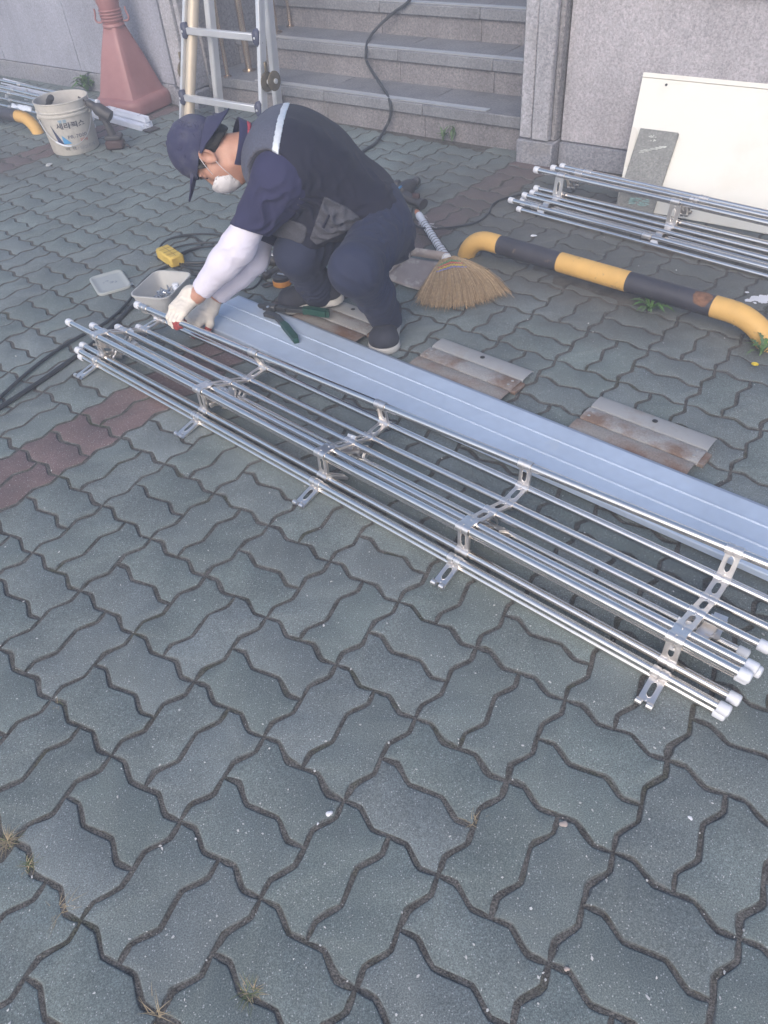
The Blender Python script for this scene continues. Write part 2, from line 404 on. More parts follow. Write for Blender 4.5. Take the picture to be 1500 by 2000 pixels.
slab(MB(), -1.738, 3.2, 3.755, 4.45, .756, .85, .006).obj("coping", g_post, rw)
# cheek wall right of the stair: two upright slabs on a base block, running back beside the steps
cw = thing("stone_pillar", "pale granite end pillar between the stair and the pinkish wall", "pillar", W(-1.86, 3.75, 0))
slab(MB(), -1.948, -1.745, 3.703, 3.86, -.03, .112, .006).obj("base_block", g_plinth, cw)
slab(MB(), -1.944, -1.872, 3.722, 6.5, .116, 1.45, .006).obj("stone_slab", g_post, cw)
slab(MB(), -1.870, -1.775, 3.712, 6.5, .116, 1.45, .006).obj("stone_slab", g_post, cw)
slab(MB(), -1.773, -1.748, 3.74, 4.5, .116, 1.45, .004).obj("stone_slab", g_inner, cw)
lp = thing("stone_pillar", "granite end pillar at the stair's left side, behind the ladder", "pillar", W(-4.48, 3.75, 0))
slab(MB(), -4.58, -4.36, 3.70, 3.84, -.03, .10, .006).obj("base_block", g_plinth, lp)
for e0, e1, nf in ((-4.578, -4.512, 3.735), (-4.510, -4.44, 3.712), (-4.438, -4.40, 3.735)):
    slab(MB(), e0, e1, nf, 6.5, .104, 1.35, .006).obj("stone_slab", g_post, lp)
slab(MB(), -4.398, -4.372, 3.86, 6.5, .0, 1.35, .004).obj("stone_slab", g_inner, lp)

# ================================================================ STAIR
st = thing("staircase", "grey granite staircase with metal anti-slip strips, behind the crouching man", "stairs", W(-3.1, 3.85, 0))
alum = mat("brushed_aluminium", (.45, .46, .48), .5, .6, var=.06, bmp=.05, bs=500)
for i in range(7):
    n0 = 3.83 + .31 * i; z1 = .175 * (i + 1); el = -4.366
    cuts = [el, -3.35, -2.62, -1.95] if i % 2 == 0 else [el, -3.0, -2.35, -1.95]
    for k in range(3):
        slab(MB(), cuts[k] + .0012, cuts[k + 1] - .0012, n0 + .024, n0 + .06, z1 - .19, z1 - .0615, .003).obj("riser", g_riser, st)
        tr = slab(MB(), cuts[k] + .0012, cuts[k + 1] - .0012, n0, n0 + .345, z1 - .06, z1, .006).obj("tread", g_tread, st)
    s = MB(); e0, e1 = -3.93 if i == 0 else -4.0, (-2.21 if i == 0 else -2.05 if i == 1 else -1.965)
    prof = [(n0 + .012, z1 + .001), (n0 + .012, z1 + .006), (n0 + .022, z1 + .008), (n0 + .030, z1 + .0045), (n0 + .036, z1 + .008), (n0 + .046, z1 + .0045), (n0 + .054, z1 + .008), (n0 + .06, z1 + .001)]
    s.prism([W(e0, a, b) for a, b in prof], WE * (e1 - e0)); s.obj("anti_slip_strip", alum, st, ang=20)
    slab(MB(), el, -1.95, n0 + .06, n0 + .34, z1 - .3, z1 - .062, 0).obj("step_fill", core, st)
slab(MB(), -4.36, -1.95, 6.0, 7.6, .9, 1.2245, 0).obj("landing", g_tread, st)
# handrail posts left of the stair: stainless, golden reflections tinted into the base colour
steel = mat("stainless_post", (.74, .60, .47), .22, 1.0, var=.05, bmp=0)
hr = thing("handrail", "stainless handrail posts on the stair's left edge, behind the ladder", "handrail", W(-4.2, 3.9, .175))
for e_, n_, z_, r_ in ((-4.188, 3.855, .175, .013), (-4.154, 4.027, .175, .022), (-4.10, 4.272, .35, .024), (-4.12, 4.45, .35, .013), (-4.10, 4.62, .525, .022)):
    b = MB(); b.tube([W(e_, n_, z_ + .006), W(e_, n_, z_ + .95)], r_, 14); p_ = b.obj("post", steel, hr)
    b = MB(); b.lathe(W(e_, n_, z_ + .0005), ZU, [(r_ * 2.1, 0), (r_ * 2.1, .006), (r_ * 1.3, .012)], 18, capb=True, capt=True); b.obj("flange", steel, p_)
b = MB(); b.tube([W(-4.17, 3.8, 1.10), W(-4.12, 4.7, 1.50)], .025, 14); b.obj("rail", steel, hr)
# ================================================================ DRYING RACK (foreground)
chrome = mat("polished_stainless", (.87, .825, .77), .20, 1.0, var=.03, vs=30, bmp=.03, bs=60, bd=.002, rvar=.05)  # cream tint puts the warm reflections into the steel's base colour
plate_m = mat("stamped_stainless", (.78, .755, .74), .40, 1.0, var=.05, vs=60, bmp=.05, bs=120, bd=.001)
capm = mat("white_plastic_cap", (.62, .64, .70), .5, var=.04, bmp=0)
rtube = random.Random(31)
def add_tube(parent, a, b, r, caps=(True, True), sleeves=(), name="tube", sm=None, hollow=False):
    """one tube from a to b with end caps and the crimped sleeves where links grip it (sub-parts)"""
    a = np.asarray(a, float); b = np.asarray(b, float); d = unit(b - a)
    t = MB(); n = 9; bow = V(rtube.gauss(0, .0016), rtube.gauss(0, .0016), rtube.gauss(0, .0010)); pts = [mix(a, b, i / n) + bow * math.sin(math.pi * i / n) + bow * .5 * math.sin(3 * math.pi * i / n) for i in range(n + 1)]
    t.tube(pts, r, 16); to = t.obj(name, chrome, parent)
    for q, (p_, s_, on) in enumerate(((a, -1, caps[0]), (b, 1, caps[1]))):
        if on:
            c = MB(); o = p_ - d * s_ * .016
            c.lathe(o, d * s_, [(r + .0004, 0), (r + .0026, .0006), (r + .003, .003), (r + .003, .021), (r + .0016, .0245), (r - .003, .026)], 18, capb=True, capt=True)
            c.obj("end_cap", capm, to)
    for f in sleeves:
        c = MB(); o = a + d * f; w_ = .019
        c.lathe(o - d * w_, d, [(r + .0004, 0), (r + .0022, .0004), (r + .0022, .0165), (r + .0008, .0172), (r + .0008, .0208), (r + .0022, .0215), (r + .0022, .0376), (r + .0004, .038)], 16)
        c.obj("sleeve", plate_m, to)
    return to
def link_mesh(b, p, q, ax, w_=.017, slot=True, hook=False, th=.0016):
    """stamped link plate from p to q, its width along ax, with slot, folded sides and two rivets"""
    p = np.asarray(p, float); q = np.asarray(q, float); L = np.linalg.norm(q - p); d = (q - p) / L; ax = unit(ax - d * (ax @ d)); nn = np.cross(ax, d)
    if nn[2] < 0: nn = -nn
    def P(u, s_, h=0): return p + d * u * L + ax * s_ + nn * h
    rows = 9; us = [.08, .2, .24, .3, .42, .58, .70, .76, .92]; sw = [0, .0, .004, .0068, .0072, .0072, .0068, .004, 0]
    top = []
    if slot:
        us = [.06, .22, .26, .32, .44, .56, .68, .74, .78, .94]; sw = [0, .0003, .0045, .0068, .0072, .0072, .0068, .0045, .0003, 0]
    else: sw = [0] * len(us)
    for sgn in (-1, 1):
        for h0, h1 in ((0, th),):
            pts = [[P(u, sgn * w_, h1), P(u, sgn * max(s_, 1e-5), h1)] for u, s_ in zip(us, sw)]
            pb = [[P(u, sgn * w_, h0), P(u, sgn * max(s_, 1e-5), h0)] for u, s_ in zip(us, sw)]
            b.grid(pts); b.grid(pb)
            if slot: b.grid([[x[1], y[1]] for x, y in zip(pts, pb)])
            wall = [[P(u, sgn * w_, h1), P(u, sgn * w_, -.006)] for u in us]; b.grid(wall)
            b.grid([[P(u, sgn * (w_ - th), h0), P(u, sgn * (w_ - th), -.006)] for u in us])
    # folded lip round the slot
    if slot:
        loop = [P(u, s_, th) for u, s_ in zip(us[1:-1], sw[1:-1])] + [P(u, -s_, th) for u, s_ in reversed(list(zip(us[1:-1], sw[1:-1])))]
        b.tube(loop, .0011, 6, closed=True)
    for u in (.13, .87): b.lathe(P(u, 0, th), nn, [(.0032, 0), (.003, .0012), (.0012, .0018)], 10, capt=True)
    if hook:
        for sgn in (-1, 1):
            c = P(1.03, sgn * (w_ - .005), .004)
            r_ = .0075; ps = [[c + d * (r_ * math.sin(a)) * 1 - nn * (r_ * (math.cos(a))) + ax * k * .0065 for k in (-1, 1)] for a in [i / 10 * 4.9 - .6 for i in range(11)]]
            b.grid(ps); b.grid([[x * 1 for x in row] for row in [[c + d * ((r_ - .0014) * math.sin(a)) - nn * ((r_ - .0014) * math.cos(a)) + ax * k * .0065 for k in (-1, 1)] for a in [i / 10 * 4.9 - .6 for i in range(11)]]])
            b.grid([[P(.93, sgn * (w_ - .005) + k * .0065, .0005) for k in (-1, 1)], [P(1.03, sgn * (w_ - .005) + k * .0065, -.003) for k in (-1, 1)]])
rack = thing("drying_rack", "long folding stainless drying rack lying in front of the blue panel, white end caps", "drying rack", RK(-1.25, 1.15, 0))
TR = .0105
tubes = {  # name: (u left, v left, z left, u right, v right, z right)
    'H': (-2.424, 1.283, .128, -.04, 1.366, .130), 'G': (-2.405, 1.335, .055, -.02, 1.334, .055), 'F': (-2.415, 1.254, .050, .02, 1.262, .050),
    'E': (-2.430, 1.182, .080, -.068, 1.182, .080), 'D': (-2.470, 1.110, .108, -.068, 1.094, .108), 'C': (-2.560, 1.068, .115, -.070, 1.060, .115),
    'B': (-2.515, 1.066, .034, -.070, 1.058, .034), 'A': (-2.500, 1.036, .0335, -.076, 1.022, .0335),
    'A2': (-2.49, 1.034, .0115, -.080, 1.024, .0115), 'C2': (-2.42, 1.082, .094, -.074, 1.072, .092), 'D2': (-2.46, 1.121, .086, -.060, 1.108, .086),
    'K': (-2.36, 1.186, .034, -.10, 1.182, .034), 'K2': (-2.38, 1.150, .0125, -.11, 1.148, .0125)}
STN = [-2.385, -1.80, -1.258, -.765, -.218]
def tp(k, u):
    a = tubes[k]; f = (u - a[0]) / (a[3] - a[0]); return RK(u, mix(a[1], a[4], f), mix(a[2], a[5], f))
for k, a in tubes.items():
    A_, B_ = RK(*a[:3]), RK(*a[3:])
    L_ = np.linalg.norm(B_ - A_)
    sl_ = [(u - a[0]) for u in STN] if k in ('A', 'B', 'C', 'D', 'E', 'F', 'G', 'H') else []
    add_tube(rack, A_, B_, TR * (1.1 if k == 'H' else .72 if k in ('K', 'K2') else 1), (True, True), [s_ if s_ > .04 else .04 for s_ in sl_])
rl = random.Random(5)
for u in STN:
    for p_, q_ in (('H', 'G'), ('G', 'F'), ('F', 'E'), ('E', 'D'), ('C', 'B')):
        b = MB(); lift = .004
        link_mesh(b, tp(p_, u) + ZU * lift, tp(q_, u) + ZU * lift, RX); b.obj("link_plate", plate_m, rack)
    b = MB(); link_mesh(b, tp('D', u) + ZU * .010, tp('C', u) + ZU * .010, RX, slot=False); b.obj("link_plate", plate_m, rack)
    b = MB(); fu = u + .003; a0 = tp('A', u) - ZU * .012; link_mesh(b, a0, RK(fu, .953, .0075), RX, hook=True); b.obj("foot_plate", plate_m, rack)
    # spare links folded up under the tubes
    for i in range(6):
        c_ = RK(u + rl.uniform(-.012, .045), rl.uniform(1.085, 1.20), rl.uniform(.022, .075)); tilt = rl.uniform(-.9, .9); ya = rl.uniform(-.35, .35)
        dv = unit(RY * math.cos(tilt) + ZU * math.sin(tilt) + RX * math.sin(ya)) * .042; lo_ = min((c_ - dv)[2], (c_ + dv)[2]); c_ = c_ + ZU * max(0, .010 - lo_)
        b = MB(); link_mesh(b, c_ - dv, c_ + dv, RX, slot=(i % 3 != 2), w_=.015); b.obj("folded_link", plate_m, rack)
    a_ = tp('E', u); b = MB(); link_mesh(b, a_ - ZU * .012, tp('K', u) + ZU * .004 + RY * .01, RX); b.obj("folded_link", plate_m, rack)
# ================================================================ BLUE PANEL
blue = mat("blue_grey_coated_aluminium", (.41, .49, .62), .34, .0, var=.07, vs=5, col2=(.46, .52, .60), c2s=11, c2lo=.6, c2hi=.75, fine=.03, fs=30, bmp=.02, bs=90, bd=.001, spec=.5, rvar=.04)
blue_d = mat("panel_edge_metal", (.35, .40, .50), .35, .6, var=.05, bmp=0)
pn = thing("aluminium_panel", "long pale blue ribbed metal panel lying between the man and the drying rack", "metal panel", RK(-1, 1.54, 0))
u0, u1 = -2.318, .62
def strip(profile, name, m, ang=30):
    b = MB(); ns = 18
    P = [[RK(mix(u0, u1, i / ns), v, z) for v, z in profile] for i in range(ns + 1)]
    b.grid(P); return b.obj(name, m, pn, ang=ang)
segs = [1.437, 1.518, 1.590, 1.661]
for i in range(3):
    v0, v1 = segs[i] + .004, segs[i + 1] - .004
    s_ = strip([(v0, .0300), (mix(v0, v1, .5), .0306), (v1, .0300)], "panel_strip", blue)
for v in segs[1:3]:
    strip([(v - .004, .0300), (v - .003, .0322), (v - .0012, .0338), (v + .0012, .0338), (v + .003, .0322), (v + .004, .0300)], "rib", blue)
strip([(segs[0] + .004, .0300), (segs[0], .0296), (segs[0] - .0025, .0270), (segs[0] - .003, .011), (segs[0] - .001, .009), (segs[0] + .008, .0086)], "front_lip", blue)
strip([(segs[3] - .004, .0300), (segs[3], .0308), (segs[3] + .003, .031), (segs[3] + .004, .029), (segs[3] + .0045, .012), (segs[3] - .002, .0102)], "back_lip", blue_d)
strip([(segs[0] + .01, .0085), (segs[3] - .004, .0102)], "underside", blue_d)
b = MB(); b.prism([RK(u0, v, z) for v, z in ((segs[0], .010), (segs[3], .011), (segs[3], .0295), (segs[0], .0288))], RX * .0015); b.obj("end_plate", blue_d, pn)
# ================================================================ SHUTTER OFFCUTS
slat_m = mat("rusty_galvanised_slat", (.30, .295, .295), .6, .08, var=.1, vs=8, col2=(.185, .125, .095), c2s=6, c2lo=.47, c2hi=.62, bmp=.3, bs=160, bd=.001, fine=.12, fs=200, local=False)
slat_r = mat("rustier_slat", (.275, .255, .24), .65, .05, var=.12, vs=10, col2=(.175, .105, .075), c2s=5, c2lo=.42, c2hi=.6, bmp=.4, bs=160, bd=.001, fine=.15, fs=200)
slat_t = mat("grey_galvanised_slat", (.30, .305, .315), .6, .1, var=.08, vs=9, col2=(.26, .24, .22), c2s=9, c2lo=.55, c2hi=.7, bmp=.2, bs=160, bd=.001)
dark = mat("dark_hole", (.02, .02, .022), .8, var=.1, bmp=0)
def shutter(name, label, ua, ub, v0, tilt, zb):
    t = thing(name, label, "shutter offcut", RK((ua + ub) / 2, v0 + .08, 0), "rusty shutter offcuts along the blue panel's far edge")
    rr = random.Random(int(-ua * 100))
    for i in range(3):
        va = v0 + .0685 * i; sh = rr.uniform(-.005, .005)
        prof = [(0, .006), (.003, .0125), (.008, .0148), (.034, .0166), (.059, .0158), (.0645, .0134), (.0675, .0085)]
        prof = prof + [(v_ - .0004, z_ - .0018) for v_, z_ in reversed(prof)]
        b = MB(); b.prism([RK(ua + sh + tilt * v_, va + v_, z_ + zb + .0015 * i) for v_, z_ in prof], RX * (ub - ua)); 
        s_ = b.obj("slat", (slat_r, slat_m, slat_t)[i], t, ang=35)
        if i == 1:
            for uu in (ua + .02, ub - .02):
                for vv in (.02, .045):
                    b = MB(); b.lathe(RK(uu, va + vv, zb + .0185), ZU, [(.005, 0), (.0042, .0016), (.0015, .0022)], 12, capt=True); b.obj("rivet", slat_t, s_)
            b = MB(); b.box(RK(ub + .006, va + .035, zb + .005), RX * .010, RY * .03, ZU * .006, ch=.001); b.obj("end_bracket", slat_r, s_)
        if i == 2:
            b = MB(); b.lathe(RK(mix(ua, ub, .52), va + .036, zb + .0206), ZU, [(.0085, 0), (.0085, .0006)], 16, capb=True, capt=True); b.obj("bolt_hole", dark, s_)
    return t
shutter("shutter_offcut", "rusty three-slat shutter offcut under the man's dark shoes", -2.03, -1.70, 1.672, 0, .004)
shutter("shutter_offcut", "rusty three-slat shutter offcut right of the shoes, middle of the three", -1.452, -1.075, 1.672, 0, .004)
shutter("shutter_offcut", "rusty three-slat shutter offcut farthest from the man, brown stain on its left end", -.822, -.45, 1.672, 0, .004)
# ================================================================ SECOND RACK BY THE BOARD
RB = math.radians(-47.5); BX = np.array([math.cos(RB), math.sin(RB), 0]); BY = np.array([-math.sin(RB), math.cos(RB), 0])
def RK2(u, v, z): return u * BX + v * BY + np.array([0, 0, z])
rk2 = thing("drying_rack", "folded stainless drying rack lying below the leaning cream board", "drying rack", RK2(-1.2, 3.0, 0))
t2 = {'T1': (-2.066, 3.058, 3.072, .130, .0125), 'T2': (-2.012, 3.115, 3.128, .132, .0105), 'T3': (-1.985, 3.150, 3.154, .134, .0105), 'L1': (-2.062, 3.062, 3.086, .045, .0105), 'L2': (-2.055, 3.022, 3.038, .038, .0105),
      'L3': (-2.05, 2.953, 2.952, .050, .0105), 'L4': (-2.066, 2.962, 2.976, .0185, .0105), 'L5': (-2.09, 2.902, 2.912, .034, .0105), 'L6': (-2.03, 2.885, 2.893, .0115, .0095)}
for k, (u_, va, vb, z_, r_) in t2.items():
    sl_ = [.14, .70, 1.3] if k in ('T1', 'T2', 'T3', 'L1', 'L2', 'L5') else []
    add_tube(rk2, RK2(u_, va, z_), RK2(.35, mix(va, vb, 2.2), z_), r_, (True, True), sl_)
for u in (-1.925, -1.36, -.78):
    f = (u + 2.05) / 1.1
    def q2(k): a = t2[k]; return RK2(u, mix(a[1], a[2], f), a[3])
    for p_, c_ in (('T1', 'L1'),):
        b = MB(); link_mesh(b, q2(p_) - BY * .012 + ZU * 0, q2(c_) - BY * .035 - ZU * .01, BX, w_=.023); b.obj("link_plate", plate_m, rk2)
    for k, vv, zz in (('T2', .012, .055), ('T3', .02, .05)):
        b = MB(); p0 = q2(k); link_mesh(b, p0, p0 + BX * .01 + BY * .012 - ZU * .075, BX, w_=.015, hook=True); b.obj("link_plate", plate_m, rk2)
    for p_, c_ in (('L1', 'L2'), ('L2', 'L3'), ('L3', 'L5'), ('L5', 'L6')):
        b = MB(); link_mesh(b, q2(p_) - ZU * .004, q2(c_) - ZU * .004 + BX * .02, BX, w_=.014, slot=False); b.obj("folded_link", plate_m, rk2)
# ================================================================ YELLOW AND BLACK PIPES
yel = mat("yellow_paint", (.58, .355, .115), .65, var=.1, vs=9, col2=(.30, .20, .10), c2s=26, c2lo=.62, c2hi=.70, bmp=.12, bs=70, bd=.002)
blk = mat("black_paint", (.042, .042, .055), .52, var=.2, vs=9, col2=(.14, .105, .09), c2s=24, c2lo=.63, c2hi=.70, bmp=.15, bs=70, bd=.002)
rustm = mat("rust_patch", (.16, .085, .055), .9, var=.4, vs=60, bmp=.8, bs=150, bd=.003)
def barrier(label, P0, P1, z, r, cuts, R=.135, R2=.2, bends=(True, True)):
    P0 = np.asarray(P0, float); P1 = np.asarray(P1, float); d = unit(P1 - P0)
    t = thing("wheel_stop", label, "wheel stop", (P0 + P1) / 2 * V(1, 1, 0), "yellow and black pipe wheel stops")
    path = []
    Lr = np.linalg.norm(P1 - P0); zc = z - R; zd = z - R2
    if bends[0]: path += [P0 - d * R * math.sin(a) + ZU * (zc + R * math.cos(a)) for a in np.linspace(math.pi / 2, 0, 13)[:-1]]
    if bends[0]: path = [P0 - d * R + ZU * -.12] + path
    path += [mix(P0, P1, f) + ZU * z for f in np.linspace(0, 1, 13)]
    if bends[1]:
        path += [P1 + d * R2 * math.sin(a) + ZU * (zd + R2 * math.cos(a)) for a in np.linspace(0, math.pi / 2, 13)[1:]] + [P1 + d * R2 + ZU * -.2]
    # bands: split by position along d
    s_ = [(p_ - P0) @ d / Lr for p_ in path]
    full = [(-9, cuts[0])] + list(zip(cuts[:-1], cuts[1:])) + [(cuts[-1], 9)]
    for i, (a, b_) in enumerate(full):
        pts = []
        for q in range(len(path)):
            if a <= s_[q] <= b_ : pts.append(path[q])
            if q + 1 < len(path):
                for c_ in (a, b_):
                    if s_[q] < c_ < s_[q + 1]: pts.append(mix(path[q], path[q + 1], (c_ - s_[q]) / (s_[q + 1] - s_[q])))
        pts = sorted({tuple(np.round(p_, 6)) for p_ in pts}, key=lambda p_: ((np.array(p_) - P0) @ d, -p_[2] if ((np.array(p_) - P0) @ d) > Lr / 2 else p_[2]))
        if len(pts) < 2: continue
        bm_ = MB(); bm_.tube(pts, r, 28, caps=True); bm_.obj("painted_band", yel if i % 2 == 0 else blk, t)
    return t
def seg_point(px, py, z): return G(px, py, z) * V(1, 1, 0)
w1 = barrier("yellow and black bent pipe wheel stop beside the straw broom", seg_point(955, 472, .085), seg_point(1425, 607, .085), .085, .0375, [.055, .335, .625, .945], .12, .19)
b = MB(); 
from mathutils import noise as nz
c0 = G(1372, 579, .12); dd = unit(seg_point(1425, 607, .085) - seg_point(955, 472, .085)); nrm_ = np.cross(dd, ZU)
ctr = seg_point(955, 472, .085) + dd * ((c0 - seg_point(955, 472, .085)) @ dd) + ZU * .085
P = []
for j_ in range(5):
    row = []
    for k in range(25):
        a = 2 * math.pi * k / 24; rr_ = .028 * j_ / 4 * (1 + .30 * nz.noise(Vector((math.cos(a) * 1.7, math.sin(a) * 1.7, 3))))
        th_ = 1.0 + math.sin(a) * rr_ / .0378; row.append(ctr + dd * rr_ * 1.2 * math.cos(a) + unit(nrm_ * math.cos(th_) + ZU * math.sin(th_)) * (.0381 + .0003 * (j_ < 4)))
    P.append(row)
b.grid(P); b.obj("rust_patch", rustm, w1)
w2 = barrier("yellow and black bent pipe wheel stop half hidden by the white bucket", G(-330, 165, .085) * V(1, 1, 0), seg_point(42, 228, .085), .085, .0375, [.05, .34, .62, .985], .12, .13)
# ================================================================ CREAM BOARD AND STONE SLAB LEANING ON THE WALL
cream = mat("cream_board", (.68, .67, .625), .5, var=.025, vs=3, col2=(.62, .60, .54), c2s=3.5, c2lo=.55, c2hi=.8, bmp=.03, bs=60, bd=.001)
cream_e = mat("board_edge", (.70, .68, .62), .6, var=.05)
Bl = G(1203, 404, 0); Br = G(1506, 444.5, 0); d_ = WE
Tl = PN(1257, 141, 3.765); 
upv = Tl - Bl; upv = upv - d_ * (upv @ d_) * 0
bd = thing("leaning_board", "large cream board with a turned top edge leaning on the pinkish granite wall", "board", Bl)
nb = unit(np.cross(d_, upv)); nb = -nb if nb[1] > 0 else nb
Wd = 1.22; 
b = MB(); b.prism([Bl + ZU * .004, Bl + d_ * Wd + ZU * .004, Bl + d_ * Wd + upv * .962, Bl + upv * .962], -nb * .012); b.obj("panel", cream, bd, smooth=False)
b = MB(); b.prism([Bl + upv * .9645 + nb * .004, Bl + d_ * Wd + upv * .9645 + nb * .004, Bl + d_ * Wd + upv + nb * .001, Bl + upv + nb * .001], -nb * .018); b.obj("top_edge", cream, bd, smooth=False)
b = MB(); b.lathe(Bl + d_ * .115 + upv * .925 + nb * .0005, nb, [(.006, 0), (.006, .0006)], 14, capb=True, capt=True); b.obj("screw_hole", dark, bd)
b = MB(); b.prism([Bl + upv * .30 + nb * .0006, Bl + upv * .30 + d_ * .028 + nb * .0006, Bl + upv * .56 + d_ * .030 + nb * .0006, Bl + upv * .585 + d_ * .022 + nb * .0006, Bl + upv * .6 + nb * .0006], nb * .003); b.obj("edge_tape", mat("edge_tape", (.62, .60, .55), .4, var=.03), bd, smooth=False)
stone = granite("grey_stone_slab", (.21, .215, .21), .3, grain=220, rough=.6, stain=(.26, .27, .26))
S0 = G(1196, 404, 0) - V(0, .03, 0); S1 = G(1252, 414, 0) - V(0, .03, 0)
ds = unit(S1 - S0); wS = .175
sTl = Bl + upv * .575 + d_ * .045 + nb * .024
S0 = S0 * V(1, 1, 0); us_ = sTl - S0
sb = thing("stone_slab", "scuffed grey stone slab propped against the cream board", "stone slab", S0)
b = MB(); nS = unit(np.cross(ds, us_)); nS = -nS if nS[1] > 0 else nS
ctr_ = S0 + us_ * .5 + ds * wS / 2; b.box(ctr_ - nS * .009 + ZU * .004, ds * wS / 2, us_ / 2, nS * .009, ch=.003); b.obj("slab", stone, sb, smooth=False)
scf = mat("white_scuff", (.50, .52, .50), .8, var=.3, vs=80)
b = MB(); rs_ = random.Random(2)
for i in range(26):
    f = i / 26; c = S0 + ds * wS * (.2 + .6 * f) + us_ * (.72 + .10 * f + rs_.uniform(-.012, .012)) + nS * .0006 + ZU * .004
    dr = unit(ds * 1 + us_ * .35 + ds * rs_.uniform(-.2, .2)); b.box(c, dr * rs_.uniform(.004, .014), np.cross(nS, dr) * .0012, nS * .0004)
for i in range(10):
    c = S0 + ds * wS * rs_.uniform(.3, .5) + us_ * rs_.uniform(.86, .93) + nS * .0006 + ZU * .004; dr = unit(ds * rs_.uniform(-1, 1) + us_ * .5); b.box(c, dr * rs_.uniform(.002, .006), np.cross(nS, dr) * .0015, nS * .0004)
b.obj("scratches", scf, sb)
mint = mat("mint_paint_smear", (.26, .40, .40), .8, var=.2, vs=80)
b = MB()
for i in range(30):
    c = S0 + ds * wS * rs_.uniform(.35, .8) + us_ * rs_.uniform(.09, .17) + nS * .0006 + ZU * .004; dr = unit(ds + us_ * rs_.uniform(-.5, .5)); b.box(c, dr * rs_.uniform(.004, .012), np.cross(nS, dr) * .0025, nS * .0004)
b.obj("paint_smear", mint, sb)
# ================================================================ LADDER
lad_a = mat("ladder_aluminium", (.66, .68, .72), .42, .55, var=.05, bmp=.04, bs=300)
lad_w = mat("ladder_warm_rail", (.60, .52, .42), .42, .4, var=.06, bmp=.04, bs=300)
lad_k = mat("dark_blue_plastic", (.045, .05, .09), .5, var=.1)
brz = mat("bronze_hinge", (.17, .14, .095), .5, .6, var=.25, vs=40, bmp=.1)
LD = lambda e, z, k=0.25, n0=3.50: W(e, n0 + k * z, z)
ld = thing("step_ladder", "aluminium folding ladder standing in front of the stair, behind the man's cap", "ladder", W(-3.93, 3.6, 0))
def rail(b, p, q, wx, wy, ax):
    p = np.asarray(p, float); q = np.asarray(q, float); d = q - p; d1 = unit(d); x = unit(ax - d1 * (ax @ d1)); y = np.cross(d1, x)
    b.box((p + q) / 2, x * wx, y * wy, d / 2, ch=min(wx, wy) * .3)
Lb, Lt = LD(-4.270, 0), LD(-4.03, 1.55); Rb, Rt = LD(-3.575, 0), LD(-3.63, 1.55)
b = MB(); b.tube([Lb + ZU * .004 + WE * .025, Lt + WE * .025], .033, 20); b.obj("rail", lad_w, ld)
b = MB(); rail(b, Lb - WE * .022 - WN * .02, Lt - WE * .022 - WN * .02, .012, .02, WE); b.obj("rail", lad_a, ld)
b = MB(); rail(b, Rb, Rt, .017, .026, WE); b.obj("rail", lad_a, ld)
b = MB(); rail(b, Rb + WE * .02 - WN * .03, Rt + WE * .02 - WN * .03, .008, .012, WE); b.obj("rail", lad_a, ld)
# rear frame, splayed back towards the stair
RL0 = G(430, 226) ; RR0 = G(545, 226)
for p0, top in ((RL0, W(-4.02, 3.80, 1.55)), (RR0, W(-3.60, 3.80, 1.55))):
    b = MB(); rail(b, p0, top, .022, .028, WE); b.obj("rear_rail", lad_a, ld)
def on(p, q, z): return p + (q - p) * (z / q[2])
for z in (.135, .49, .845, 1.2, 1.5):
    A_, B_ = on(Lb, Lt, z) - WN * .035, on(Rb, Rt, z) - WN * .035
    b = MB(); d = unit(B_ - A_); b.box((A_ + B_) / 2, (B_ - A_) / 2, WN * .016, ZU * .019, ch=.004); rg = b.obj("rung", lad_a, ld)
    for p_, s_ in ((A_, -1), (B_, 1)):
        b = MB(); b.box(p_ + d * s_ * .004, d * .021, WN * .026, ZU * .043, ch=.012); b.box(p_ + d * s_ * -.016, d * .006, WN * .022, ZU * .026, ch=.004); b.obj("rung_bracket", lad_k, rg)
        b = MB(); b.lathe(p_ - WN * .027 + d * s_ * .004, -WN, [(.007, 0), (.007, .003), (.003, .005)], 10, capt=True); b.obj("rivet", lad_a, rg)
    if z > .2:
        A2, B2 = on(RL0, W(-4.02, 3.80, 1.55), z), on(RR0, W(-3.60, 3.80, 1.55), z)
        if z > .8: b = MB(); b.box((A2 + B2) / 2, (B2 - A2) / 2, WN * .014, ZU * .017, ch=.004); b.obj("rear_rung", lad_a, ld)
for p_, ax in ((on(Rb, Rt, .27) + WE * .045, WE), (on(Lb, Lt, .27) - WE * .045, -WE)):
    for k in (0, 1):
        b = MB(); b.lathe(p_ + ax * (.03 * k - .012) + WN * .03 * k, ax, [(.02, 0), (.050, .0), (.053, .003), (.053, .009), (.048, .012), (.02, .014)], 22, capb=True, capt=True); hp = b.obj("hinge_plate", brz, ld)
        b = MB(); b.lathe(p_ + ax * (.03 * k + .002) + WN * .03 * k, ax, [(.014, 0), (.014, .008), (.006, .010)], 12, capt=True); b.obj("hinge_pin", lad_a, hp)
    b = MB(); b.box(p_ + ZU * .075, ax * .006, WN * .012, ZU * .03, ch=.004); b.obj("hinge_lever", brz, ld)
for p_ in (Lb, Rb, RL0, RR0):
    b = MB(); b.box(p_ + ZU * .012, WE * .036, WN * .036, ZU * .0115, ch=.006); b.obj("rubber_foot", lad_k, ld)
